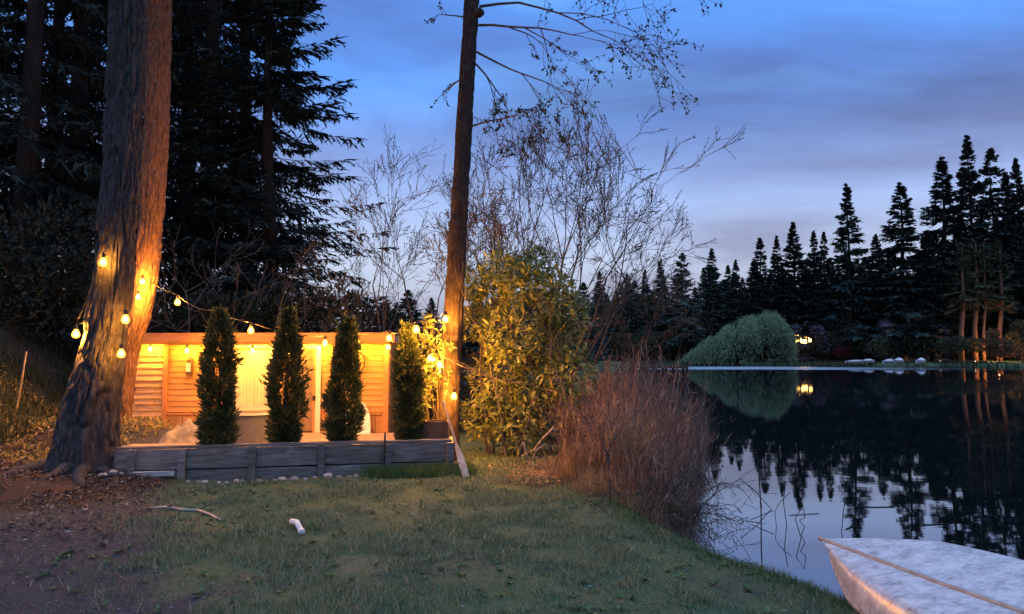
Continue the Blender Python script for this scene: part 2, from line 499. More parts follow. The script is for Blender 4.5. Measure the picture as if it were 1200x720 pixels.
M['amber_halo_glass'] = glass_mat()
M['house_wall'] = noise_mat('house_wall', [(0.3, (0.24, 0.22, 0.26)), (0.7, (0.32, 0.29, 0.34))], (2, 2, 6), 0.8, 3, 0)
M['house_roof'] = noise_mat('house_roof', [(0.3, (0.16, 0.145, 0.18)), (0.7, (0.26, 0.235, 0.28))], (2, 2, 8), 0.9, 3, 0)
M['lit_pane'] = emit_mat('lit_pane', (1.0, 0.52, 0.12), 9.0)
M['path_lamp'] = emit_mat('path_lamp', (1.0, 0.80, 0.55), 1.6)
M['garden_lamp'] = emit_mat('garden_lamp', (1.0, 0.42, 0.12), 1800.0)


def boat_white():
    m, nt, p, _ = newmat('boat_white')
    N, L = nt.nodes.new, nt.links.new
    tc = N('ShaderNodeTexCoord')
    n = N('ShaderNodeTexNoise'); n.inputs['Scale'].default_value = 7.5; n.inputs['Detail'].default_value = 9; n.inputs['Roughness'].default_value = 0.68
    L(tc.outputs['Object'], n.inputs['Vector'])
    n2 = N('ShaderNodeTexNoise'); n2.inputs['Scale'].default_value = 34; n2.inputs['Detail'].default_value = 6
    L(tc.outputs['Object'], n2.inputs['Vector'])
    mm = N('ShaderNodeMath'); mm.operation = 'MULTIPLY_ADD'; mm.inputs[1].default_value = 0.45
    L(n2.outputs['Fac'], mm.inputs[0]); L(n.outputs['Fac'], mm.inputs[2])
    c = ramp(nt, mm.outputs[0], [(0.50, (0.20, 0.19, 0.18)), (0.64, (0.44, 0.43, 0.42)), (0.82, (0.66, 0.65, 0.63))])
    L(c, p.inputs['Base Color'])
    p.inputs['Roughness'].default_value = 0.33
    b = N('ShaderNodeBump'); b.inputs['Strength'].default_value = 0.25; b.inputs['Distance'].default_value = 0.01
    L(mm.outputs[0], b.inputs['Height']); L(b.outputs[0], p.inputs['Normal'])
    return m


M['boat_white'] = boat_white()
M['boat_far'] = noise_mat('boat_far', [(0.3, (0.62, 0.63, 0.66)), (0.7, (0.78, 0.79, 0.80))], (1, 1, 1), 0.5, 3, 0)
M['keel'] = noise_mat('keel', [(0.3, (0.30, 0.24, 0.19)), (0.7, (0.50, 0.44, 0.38))], (14, 14, 14), 0.5, 4, 0.1)


def water_mat():
    m, nt, p, out = newmat('water')
    N, L = nt.nodes.new, nt.links.new
    tc = N('ShaderNodeTexCoord'); sep = N('ShaderNodeSeparateXYZ')
    L(tc.outputs['Object'], sep.inputs[0])
    gl = N('ShaderNodeBsdfGlossy')
    gl.inputs['Color'].default_value = (0.93, 0.94, 0.97, 1)
    df = N('ShaderNodeBsdfDiffuse'); df.inputs['Color'].default_value = (0.006, 0.009, 0.010, 1)
    lw = N('ShaderNodeFresnel'); lw.inputs['IOR'].default_value = 11.0
    mx = N('ShaderNodeMixShader')
    L(lw.outputs[0], mx.inputs[0]); L(df.outputs[0], mx.inputs[1]); L(gl.outputs[0], mx.inputs[2]); L(mx.outputs[0], out.inputs[0])
    # ripples: gentle everywhere, a breeze ruffles a band near the far shore
    mp = N('ShaderNodeMapping'); mp.inputs['Scale'].default_value = (0.5, 1.1, 1)
    L(tc.outputs['Object'], mp.inputs[0])
    n = N('ShaderNodeTexNoise'); n.inputs['Scale'].default_value = 2.2; n.inputs['Detail'].default_value = 3
    L(mp.outputs[0], n.inputs['Vector'])
    b = N('ShaderNodeBump'); b.inputs['Strength'].default_value = 0.014; b.inputs['Distance'].default_value = 0.06
    L(n.outputs['Fac'], b.inputs['Height'])
    L(b.outputs[0], gl.inputs['Normal']); L(b.outputs[0], lw.inputs['Normal'])
    # breeze band mask along Y with an uneven edge
    nb = N('ShaderNodeTexNoise'); nb.inputs['Scale'].default_value = 0.02; nb.inputs['Detail'].default_value = 3
    L(tc.outputs['Object'], nb.inputs['Vector'])
    ya = N('ShaderNodeMath'); ya.operation = 'MULTIPLY_ADD'; ya.inputs[1].default_value = 26.0
    L(nb.outputs['Fac'], ya.inputs[0]); L(sep.outputs['Y'], ya.inputs[2])
    band = ramp(nt, N('ShaderNodeMapRange').outputs[0], [(0.0, (0, 0, 0)), (0.25, (1, 1, 1)), (0.8, (1, 1, 1)), (1.0, (0, 0, 0))])
    mr = [x for x in nt.nodes if x.type == 'MAP_RANGE'][0]
    mr.inputs['From Min'].default_value = 108.0; mr.inputs['From Max'].default_value = 138.0
    L(ya.outputs[0], mr.inputs['Value'])
    rr = N('ShaderNodeMapRange'); rr.inputs['To Min'].default_value = 0.022; rr.inputs['To Max'].default_value = 0.42
    xf = N('ShaderNodeMapRange'); xf.inputs['From Min'].default_value = 72.0; xf.inputs['From Max'].default_value = 46.0
    L(sep.outputs['X'], xf.inputs['Value'])
    bm = N('ShaderNodeMath'); bm.operation = 'MULTIPLY'
    L(band, bm.inputs[0]); L(xf.outputs[0], bm.inputs[1])
    L(bm.outputs[0], rr.inputs['Value'])
    L(rr.outputs[0], gl.inputs['Roughness'])
    return m


M['water'] = water_mat()


def ground_mat():
    m, nt, p, out = newmat('ground')
    N, L = nt.nodes.new, nt.links.new
    tc = N('ShaderNodeTexCoord')
    at_ = N('ShaderNodeAttribute'); at_.attribute_name = 'cover'
    sep = N('ShaderNodeSeparateColor'); L(at_.outputs['Color'], sep.inputs[0])
    nf = N('ShaderNodeTexNoise'); nf.inputs['Scale'].default_value = 42; nf.inputs['Detail'].default_value = 8; nf.inputs['Roughness'].default_value = 0.7
    L(tc.outputs['Object'], nf.inputs['Vector'])
    nm = N('ShaderNodeTexNoise'); nm.inputs['Scale'].default_value = 4.5; nm.inputs['Detail'].default_value = 9; nm.inputs['Roughness'].default_value = 0.75
    L(tc.outputs['Object'], nm.inputs['Vector'])
    dirt = ramp(nt, nf.outputs['Fac'], [(0.30, (0.022, 0.023, 0.026)), (0.55, (0.062, 0.064, 0.071)), (0.78, (0.145, 0.148, 0.158))])
    turf = ramp(nt, nf.outputs['Fac'], [(0.30, (0.036, 0.058, 0.028)), (0.55, (0.095, 0.14, 0.068)), (0.8, (0.21, 0.23, 0.14))])
    duff = ramp(nt, nf.outputs['Fac'], [(0.30, (0.020, 0.015, 0.012)), (0.6, (0.060, 0.044, 0.036)), (0.8, (0.12, 0.094, 0.078))])
    straw = ramp(nt, nf.outputs['Fac'], [(0.30, (0.11, 0.09, 0.06)), (0.8, (0.34, 0.29, 0.21))])

    def mask(sock, spread):
        a = N('ShaderNodeMath'); a.operation = 'MULTIPLY_ADD'; a.inputs[1].default_value = spread
        s = N('ShaderNodeMath'); s.operation = 'SUBTRACT'; s.inputs[1].default_value = 0.5
        L(nm.outputs['Fac'], s.inputs[0]); L(s.outputs[0], a.inputs[0]); L(sock, a.inputs[2])
        return ramp(nt, a.outputs[0], [(0.30, (0, 0, 0)), (0.72, (1, 1, 1))])

    def mix(f, a, b):
        x = N('ShaderNodeMixRGB'); L(f, x.inputs[0]); L(a, x.inputs[1]); L(b, x.inputs[2]); return x.outputs[0]
    c = mix(mask(sep.outputs['Red'], 1.1), dirt, turf)
    c = mix(mask(sep.outputs['Green'], 1.0), c, duff)
    c = mix(mask(sep.outputs['Blue'], 1.2), c, straw)
    L(c, p.inputs['Base Color']); p.inputs['Roughness'].default_value = 0.95
    p.inputs['Specular IOR Level'].default_value = 0.15
    b = N('ShaderNodeBump'); b.inputs['Strength'].default_value = 0.9; b.inputs['Distance'].default_value = 0.025
    L(nf.outputs['Fac'], b.inputs['Height']); L(b.outputs[0], p.inputs['Normal'])
    return m


M['ground'] = ground_mat()

# ================================================================== terrain and lake
SHORE = np.array([(9, 1.2), (5.2, 4.0), (3.5, 5.0), (2.75, 5.35), (2.42, 6.1), (2.08, 6.85), (1.86, 7.5), (1.85, 8.6), (2.2, 9.8), (2.6, 11.5),
                  (3.3, 15), (4.6, 22), (6.6, 35), (9.8, 60), (14, 90), (20, 122), (28, 139), (50, 141), (66, 136), (82, 126), (105, 116), (135, 110),
                  (220, 104), (300, 60), (300, -60), (60, -60), (22, -16), (13, -4)], float)


def lake_sd(x, y):
    """distance to the shoreline, positive on land"""
    shp = x.shape
    x = x.ravel(); y = y.ravel()
    d2 = np.full(x.shape, 1e12); ins = np.zeros(x.shape, bool)
    n = len(SHORE)
    for i in range(n):
        a, b = SHORE[i], SHORE[(i + 1) % n]
        e = b - a
        t = np.clip(((x - a[0]) * e[0] + (y - a[1]) * e[1]) / (e @ e), 0, 1)
        d2 = np.minimum(d2, (x - a[0] - t * e[0]) ** 2 + (y - a[1] - t * e[1]) ** 2)
        c = ((a[1] > y) != (b[1] > y))
        with np.errstate(divide='ignore', invalid='ignore'):
            xi = (b[0] - a[0]) * (y - a[1]) / (b[1] - a[1]) + a[0]
        ins ^= c & (x < xi)
    d = np.sqrt(d2)
    return np.where(ins, -d, d).reshape(shp)


def height(x, y, rough=True):
    x = np.asarray(x, float); y = np.asarray(y, float)
    d = lake_sd(x, y)
    d = d + 0.12 * (fbm(x * 1.7, y * 1.7, 3) - 0.5)
    z = np.where(d > 0, 0.02 + 0.44 * sst(0, 0.75, d) + 0.05 * sst(0.6, 3.0, d), np.maximum(d * 0.5, -1.5))
    # left slope up into the wood
    x0 = np.interp(y, [9, 14], [-5.0, -7.7])
    z = z + 2.7 * sst(0, 5.0, x0 - x) * sst(7.5, 12.5, y)
    # land climbs away from the far shores
    z = z + np.where(d > 0, 0.035 * np.clip(d - 6, 0, 200) * sst(16, 40, np.hypot(x, y)) * np.where(x < 0, 1.3, 1.0), 0)
    if rough:
        near = sst(40, 15, np.hypot(x, y))
        z = z + np.where(d > 0, near * (0.07 * (fbm(x * 0.9, y * 0.9, 11) - 0.5) + 0.035 * (fbm(x * 4.5, y * 4.5, 12, 3) - 0.5)), 0)
    # earth banked round the foot of the big fir
    r = np.hypot(x + 5.3, y - 9.3)
    z = z + 0.16 * sst(1.6, 0.3, r)
    z = z + 0.40 * sst(1.7, 0.4, np.hypot(x + 6.5, y - 12.3))
    return z


def hz(x, y):
    return float(height(np.array([x]), np.array([y]))[0])


def build_ground():
    xs = np.concatenate([np.linspace(-700, -60, 22), np.linspace(-55, -15, 41), np.arange(-14.4, 7.2, 0.075), np.linspace(7.6, 30, 50), np.linspace(32, 130, 90), np.linspace(140, 700, 22)])
    ys = np.concatenate([np.linspace(-120, 0, 14), np.linspace(0.5, 3, 8), np.arange(3.2, 16.5, 0.075), np.linspace(17, 40, 60), np.linspace(42, 100, 40), np.linspace(101, 160, 80), np.linspace(165, 800, 40)])
    X, Y = np.meshgrid(xs, ys)
    Z = height(X, Y)
    V = np.stack([X, Y, Z], -1).reshape(-1, 3)
    nx, ny = len(xs), len(ys)
    i = (np.arange(ny - 1)[:, None] * nx + np.arange(nx - 1)[None]).ravel()
    F = np.stack([i, i + 1, i + nx + 1, i + nx], 1)
    g = G().add(V, F)
    o = g.obj('ground', M['ground'], smooth=True, origin=(0, 0, 0))
    tag(o, 'uneven lawn, bare earth and bank running down to the lake', None, None, 'structure')
    c = cover(X, Y)
    at_ = o.data.color_attributes.new('cover', 'FLOAT_COLOR', 'POINT')
    rgba = np.concatenate([c.reshape(-1, 3), np.ones((nx * ny, 1))], 1)
    at_.data.foreach_set('color', rgba.astype(np.float32).ravel())


def cover(X, Y):
    """red: turf, green: brown duff, blue: pale straw"""
    line = np.interp(Y, [4.0, 4.6, 6.2, 8.0, 9.2], [-1.6, -2.1, -3.1, -3.8, -4.4])
    turf = sst(-0.7, 0.8, X - line)
    n = fbm(X * 1.3, Y * 1.3, 21)
    turf = np.clip(turf - 0.40 * sst(0.50, 0.75, n) * sst(9.5, 7.5, Y), 0, 1)
    turf = np.where((np.abs(X) > 40) | (Y > 20), 0.8, turf)
    duff = sst(2.1, 0.9, np.hypot(X + 5.6, (Y - 9.2) * 0.9)) + sst(0.2, 1.2, -X - 6.0) * sst(7.5, 9, Y)
    duff = np.where((X < 1) & (Y > 16), 1.0, duff)
    duff = np.clip(duff + 0.7 * sst(0.9, 0.3, np.hypot(X - 0.3, Y - 9.6)), 0, 1)
    pale = 0.40 * sst(0.75, 0.15, np.hypot((X + 1.35) * 0.7, (Y - 5.75) * 1.6)) + 0.35 * sst(0.9, 0.2, np.hypot((X + 1.9) * 0.6, (Y - 7.6) * 1.3))
    pale = pale + 0.28 * sst(0.54, 0.72, fbm(X * 2.1, Y * 2.1, 31)) * sst(9.6, 8.8, Y) + 0.3 * sst(0.9, 0.2, np.hypot(X + 2.2, (Y - 5.0) * 1.5)) + 0.7 * sst(1.0, 0.2, np.hypot((X - 0.8) * 0.8, Y - 10.3))
    return np.stack([turf, duff, np.clip(pale, 0, 1)], -1)


build_ground()
g = G().add([(-60, -80, 0), (420, -80, 0), (420, 240, 0), (-60, 240, 0)], [[0, 1, 2, 3]])
tag(g.obj('lake_water', M['water'], origin=(0, 0, 0)), 'still dark lake mirroring the dusk sky and the far trees', None, None, 'structure')

# ================================================================== tree makers
def bark_trunk(path, radii, amp, seed, sides=84, step=0.045, cells=22, zc=0.30, flare=0.0, flare_h=0.7, roots=5):
    """a trunk with furrowed bark as real relief"""
    P = np.asarray(path, float); R = np.asarray(radii, float)
    s = np.concatenate([[0], np.cumsum(np.linalg.norm(np.diff(P, axis=0), axis=1))])
    n = int(s[-1] / step) + 2
    u = np.linspace(0, s[-1], n)
    us = np.linspace(-0.0, s[-1], n)
    C = np.stack([np.interp(us, s, P[:, k]) for k in range(3)], 1)
    k = np.ones(9) / 9
    Cp = np.concatenate([np.repeat(C[:1], 4, 0), C, np.repeat(C[-1:], 4, 0)])
    C = np.stack([np.convolve(Cp[:, i], k, 'valid') for i in range(3)], 1)
    r = np.interp(u, s, R)
    th = np.linspace(0, 2 * np.pi, sides, endpoint=False)
    U, T = np.meshgrid(u, th, indexing='ij')
    # periodic noise round the trunk by sampling two cosine coordinates
    tx = T / (2 * np.pi) * cells

    def pn(mult, zs, sd):
        m = max(3, int(round(cells * mult)))
        a = T / (2 * np.pi) * m
        ai = np.floor(a); f = a - ai; f = f * f * (3 - 2 * f)
        zz = U / zs + 0.8 * vnoise(a * 0.7, U / zs * 0.6, sd + 9)
        zi = np.floor(zz); g = zz - zi; g = g * g * (3 - 2 * g)
        A = hsh(ai % m, zi, sd); B = hsh((ai + 1) % m, zi, sd)
        Cc = hsh(ai % m, zi + 1, sd); D = hsh((ai + 1) % m, zi + 1, sd)
        return (A * (1 - f) + B * f) * (1 - g) + (Cc * (1 - f) + D * f) * g
    n1 = pn(1.0, zc, seed)
    n2 = pn(2.1, zc * 0.45, seed + 3)
    n3 = pn(4.0, zc * 0.22, seed + 6)
    furrow = np.exp(-((2 * n1 - 1) / 0.26) ** 2) + 0.55 * np.exp(-((2 * n2 - 1) / 0.22) ** 2)
    rel = 0.35 - np.minimum(furrow, 1.15) + (n3 - 0.5) * 0.55 + (n1 - 0.5) * 0.5
    rr = r[:, None] + amp * rel
    if flare:
        fl = np.exp(-U / flare_h) * flare
        lob = 0.55 + 0.75 * np.maximum(0, np.cos(roots * T / 1.0 + seed + 0.8 * np.sin(T))) ** 1.5
        rr = rr + fl * lob
    V = np.stack([C[:, 0:1] + rr * np.cos(T), C[:, 1:2] + rr * np.sin(T), np.repeat(C[:, 2:3], sides, 1)], -1).reshape(-1, 3)
    i = np.arange(n - 1)[:, None] * sides; j = np.arange(sides)[None]; kx = (j + 1) % sides
    F = np.stack([i + j, i + kx, i + sides + kx, i + sides + j], -1).reshape(-1, 4)
    return G().add(V, F)


def conifer(seed, H, R, cb, nb, nt, tl, tw, sub=0, lo=-0.35, hi=0.55, power=0.85, gappy=0.0, wood=True):
    """trunk and crown geometry of a spruce or fir standing at the origin"""
    rg = np.random.default_rng(seed)
    tr = G()
    zz = np.linspace(0, H * 0.985, 9)
    wob = np.stack([0.12 * np.sin(zz * 0.31 + seed), 0.12 * np.cos(zz * 0.27 + seed * 2), zz], 1)
    wob[:, :2] -= wob[0, :2]
    tr.tube(wob, np.interp(zz, [0, H * 0.05, H], [H * 0.017, H * 0.0135, 0.02]), 8)
    u = np.sort(rg.uniform(0, 1, nb)) ** 0.92
    if gappy:
        keep = vnoise(u * 14, u * 0 + seed, seed) > gappy
        u = u[keep]; nb = len(u)
    z = cb + (H - cb) * u
    L = R * (1 - u) ** power * rg.uniform(0.5, 1.18, nb) + 0.10 * (H / 15) * (1 - u * 0.5)
    # lower branches of a wood tree are often shorter
    L *= np.interp(u, [0, 0.10, 0.2, 1], [0.70, 0.95, 1, 1])
    az = rg.uniform(0, 2 * np.pi, nb)
    el = np.interp(u, [0, 0.5, 0.85, 1], [lo, lo * 0.35, hi * 0.6, hi + 0.6]) + rg.normal(0, 0.10, nb)
    cu = rg.uniform(0.05, 0.28, nb)
    s = np.sqrt(np.linspace(0.03, 1, nt))[None] + rg.normal(0, 0.02, (nb, nt))
    s = np.clip(s, 0.04, 1.02)
    rr = L[:, None] * s
    dz = L[:, None] * (np.tan(el)[:, None] * s + cu[:, None] * s * s - 0.10 * s)
    dirx, diry = np.cos(az)[:, None], np.sin(az)[:, None]
    P = np.stack([dirx * rr, diry * rr, z[:, None] + dz], -1)
    bt = np.stack([dirx + 0 * s, diry + 0 * s, np.tan(el)[:, None] + 2 * cu[:, None] * s - 0.1], -1)
    bt = nrm(bt)
    side = np.stack([-diry + 0 * s, dirx + 0 * s, 0 * s], -1)
    sg = np.where(np.arange(nt) % 2 == 0, 1.0, -1.0)[None, :, None]
    D = nrm(bt * 0.62 + side * sg * rg.uniform(0.35, 1.0, (nb, nt, 1)) + np.array([0, 0, -1.0]) * rg.uniform(0.05, 0.55, (nb, nt, 1)))
    ln = tl * (0.55 + 0.75 * (1 - s)) * rg.uniform(0.6, 1.25, (nb, nt)) * np.minimum(1, 0.16 + L[:, None] / R * 1.5)
    Nn = np.array([0, 0, 1.0]) + rg.normal(0, 0.35, (nb, nt, 3))
    cr = G()
    Pf, Df, lf, Nf = P.reshape(-1, 3), D.reshape(-1, 3), ln.ravel(), Nn.reshape(-1, 3)
    cr.leaves(Pf, Df, Nf, lf, tw * rg.uniform(0.7, 1.3, len(lf)), 0.1, 0.4)
    # the leading shoot of every branch
    Pt = np.stack([dirx[:, 0] * L, diry[:, 0] * L, z + L * (np.tan(el) + cu - 0.10)], -1)
    cr.leaves(Pt - bt[:, -1] * tl * 0.3, bt[:, -1], np.tile([0, 0, 1.0], (nb, 1)), tl * 0.9 * np.minimum(1, 0.18 + L / R * 1.6), tw * 1.1, 0.1, 0.4)
    cr.leaves(np.array([[0, 0, H * 0.95]] * 3) + wob[-1] * np.array([1, 1, 0]), np.array([[0.02, 0, 1], [-0.03, 0.02, 1], [0, -0.03, 1.0]]), np.array([[1.0, 0, 0], [0, 1.0, 0], [1, 1, 0.0]]), H * 0.055, tw, 0.1, 0.3)
    for q in range(sub):
        tpos = rg.uniform(0.1, 0.95, len(lf))[:, None]
        sd = nrm(np.cross(Df, Nf)) * rg.choice([-1, 1], len(lf))[:, None]
        P2 = Pf + Df * lf[:, None] * tpos
        D2 = nrm(Df * 0.7 + sd * rg.uniform(0.4, 1.0, (len(lf), 1)) + rg.normal(0, 0.2, Df.shape) + np.array([0, 0, -0.3]))
        cr.leaves(P2, D2, Nf + rg.normal(0, 0.4, Nf.shape), lf * rg.uniform(0.25, 0.55, len(lf)), tw * 0.62, 0.1, 0.4)
    if wood:
        S = []
        ss = np.array([0, 0.35, 0.7, 1.0])
        for k in range(3):
            a, b = ss[k], ss[k + 1]
            pa = np.stack([np.cos(az) * L * a, np.sin(az) * L * a, z + L * (np.tan(el) * a + cu * a * a - 0.1 * a)], -1)
            pb = np.stack([np.cos(az) * L * b, np.sin(az) * L * b, z + L * (np.tan(el) * b + cu * b * b - 0.1 * b)], -1)
            w = 0.012 * L / R * H / 15 + 0.008
            S.append(np.concatenate([pa, pb, (w * (1.1 - a))[:, None], (w * (1.1 - b))[:, None]], 1))
        tr.segs(np.concatenate(S), 3)
    return tr, cr


RMIN = [0.003]


def grow(S, tips, p, d, length, r, depth, rg, up=0.25, spread=0.75, wob=0.16, nseg=5, kids=(2, 4), taper=0.55, start=0.25, shrink=(0.45, 0.72), side=None):
    """recursive branching; S rows of segments, tips rows of point+direction"""
    p = np.array(p, float); d = d / np.linalg.norm(d)
    step = length / nseg
    r1 = r * taper
    nk = rg.integers(kids[0], kids[1] + 1) if depth > 0 else 0
    where = set((rg.uniform(start, 1.0, nk) * nseg).astype(int).tolist()) if nk else set()
    cnt = 0
    for i in range(nseg):
        d = d + rg.normal(0, wob, 3) * 0.6 + np.array([0, 0, up * 0.12])
        if side is not None:
            d = d + side
        d = d / np.linalg.norm(d)
        q = p + d * step
        ra = r + (r1 - r) * i / nseg; rb = r + (r1 - r) * (i + 1) / nseg
        S.append((*p, *q, max(ra, RMIN[0]), max(rb, RMIN[0])))
        p = q
        if depth > 0 and (i in where or i == nseg - 1):
            for _ in range(1 if i < nseg - 1 else 2):
                nd = d + rg.normal(0, spread, 3)
                grow(S, tips, p, nd, length * rg.uniform(*shrink), rb * 0.72, depth - 1, rg, up, spread, wob, nseg if depth > 2 else max(3, nseg - 1), kids, taper, start, shrink, side)
        if depth == 0 and i >= 1:
            tips.append((*p, *d))
    return


def bush_leaves(rg, lobes, n, ln, w, shell=0.5, up=0.3):
    """leaf-sized faces spread through a set of ellipsoid lobes (cx,cy,cz,rx,ry,rz)"""
    lobes = np.asarray(lobes, float)
    vol = lobes[:, 3] * lobes[:, 4] * lobes[:, 5]
    wts = vol ** 0.7
    k = rg.choice(len(lobes), n, p=wts / wts.sum())
    dv = nrm(rg.normal(0, 1, (n, 3)))
    rr = np.where(rg.uniform(0, 1, n) < shell, rg.uniform(0.82, 1.06, n), rg.uniform(0.2, 1, n) ** 0.5)
    lump = 0.80 + 0.40 * vnoise(dv[:, 0] * 3 + k * 7.3, dv[:, 1] * 3 + dv[:, 2] * 4, 5)
    c = lobes[k]
    P = c[:, :3] + dv * c[:, 3:6] * (rr * lump)[:, None]
    D = nrm(dv * 0.8 + rg.normal(0, 0.55, (n, 3)) + np.array([0, 0, up]))
    Nn = nrm(dv + np.array([0, 0, 0.7]) + rg.normal(0, 0.45, (n, 3)))
    g = G().leaves(P, D, Nn, ln * rg.uniform(0.6, 1.25, n), w * rg.uniform(0.7, 1.2, n), 0.3)
    return g


# ================================================================== retaining wall
WL, WR = np.array([-5.15, 9.16]), np.array([-0.79, 10.12])
wdir = (WR - WL) / np.linalg.norm(WR - WL)
wang = math.atan2(wdir[1], wdir[0])
wnor = np.array([-wdir[1], wdir[0]])                     # towards the shed
WLEN = np.linalg.norm(WR - WL)
WTOP = 0.925


def wallpt(s, back=0.0):
    return WL + wdir * s + wnor * back


def wall_s(px):
    """distance along the wall seen at photo column px"""
    t = (px - 600) / F_PX
    # WL.x + wdir.x s = t (WL.y + wdir.y s)
    return (t * WL[1] - WL[0]) / (wdir[0] - t * wdir[1])


def build_wall():
    root = thing('retaining_wall', 'low weathered grey plank retaining wall with square posts across the lawn', 'retaining wall', (*wallpt(WLEN / 2), 0.45))
    posts = [0.03] + [wall_s(p) for p in (160, 218, 299, 379, 456, 528)]
    rows = [(0.36, 0.655), (0.664, 0.915)]
    for i, s in enumerate(posts):
        c = wallpt(s, -0.035)
        ztop = WTOP + RNG.uniform(-0.02, 0.012)
        G().box((c[0], c[1], (0.3 + ztop) / 2), (0.085, 0.075, ztop - 0.3), wang, 0.003).obj('post', M['grey_plank'], root)
    for i in range(len(posts) - 1):
        a, b = posts[i] + 0.044, posts[i + 1] - 0.044
        for j, (z0, z1) in enumerate(rows):
            c = wallpt((a + b) / 2, 0.012 + RNG.uniform(-0.006, 0.006))
            G().box((c[0], c[1], (z0 + z1) / 2), (b - a - 0.006, 0.042, z1 - z0 - 0.006 - RNG.uniform(0, 0.006)), wang + RNG.uniform(-0.004, 0.004), 0.003).obj('plank', M['grey_plank'], root)
    # thin cap boards lying along the back of the wall
    for a, b, w in ((-0.02, 1.42, 0.14), (1.43, 2.55, 0.10), (2.56, WLEN - 0.02, 0.12)):
        c = wallpt((a + b) / 2, 0.10)
        G().box((c[0], c[1], WTOP + 0.006), (b - a, w, 0.03), wang, 0.004).obj('cap_board', M['grey_plank'], root)
    # short return of the wall on the lake side
    p = wallpt(WLEN, 0.0)
    for j, (z0, z1) in enumerate(rows):
        G().box((p[0] - 0.06, p[1] + 0.40, (z0 + z1) / 2), (0.042, 0.70, z1 - z0 - 0.008), 0.10, 0.003).obj('return_plank', M['grey_plank'], root)
    # steel stake driven in before the wall
    c = at(450.5, 535, 9.85)
    G().tube([(c[0], c[1], 0.35), (c[0] + 0.005, c[1], 0.75), (c[0] + 0.003, c[1] + 0.01, 1.07)], 0.011, 8).obj('steel_stake', M['black_metal']).update_tag()
    tag(bpy.data.objects['steel_stake'], 'thin black steel stake standing in front of the plank wall', 'stake')
    # soil of the planting bed
    g = G()
    n = 60; m = 8
    S = np.linspace(0.0, WLEN - 0.04, n); B = np.linspace(0.035, 0.62, m)
    V = []
    for b in B:
        for s in S:
            q = wallpt(s, b)
            V.append((q[0], q[1], 0.862 + 0.05 * (vnoise(s * 5, b * 7, 4) - 0.5) + 0.02 * vnoise(s * 19, b * 19, 5) - (0.5 if b == B[-1] else 0)))
    i = (np.arange(m - 1)[:, None] * n + np.arange(n - 1)[None]).ravel()
    g.add(V, np.stack([i, i + 1, i + n + 1, i + n], 1))
    tag(g.obj('planting_bed', M['soil'], smooth=True), None, None, None, 'structure')


build_wall()

# ================================================================== shed
SY = 14.6                                                  # front wall plane


def sx(px, Y=SY):
    return float(at(px, 415, Y)[0])


def sz(py, Y=SY):
    return float(at(600, py, Y)[2])


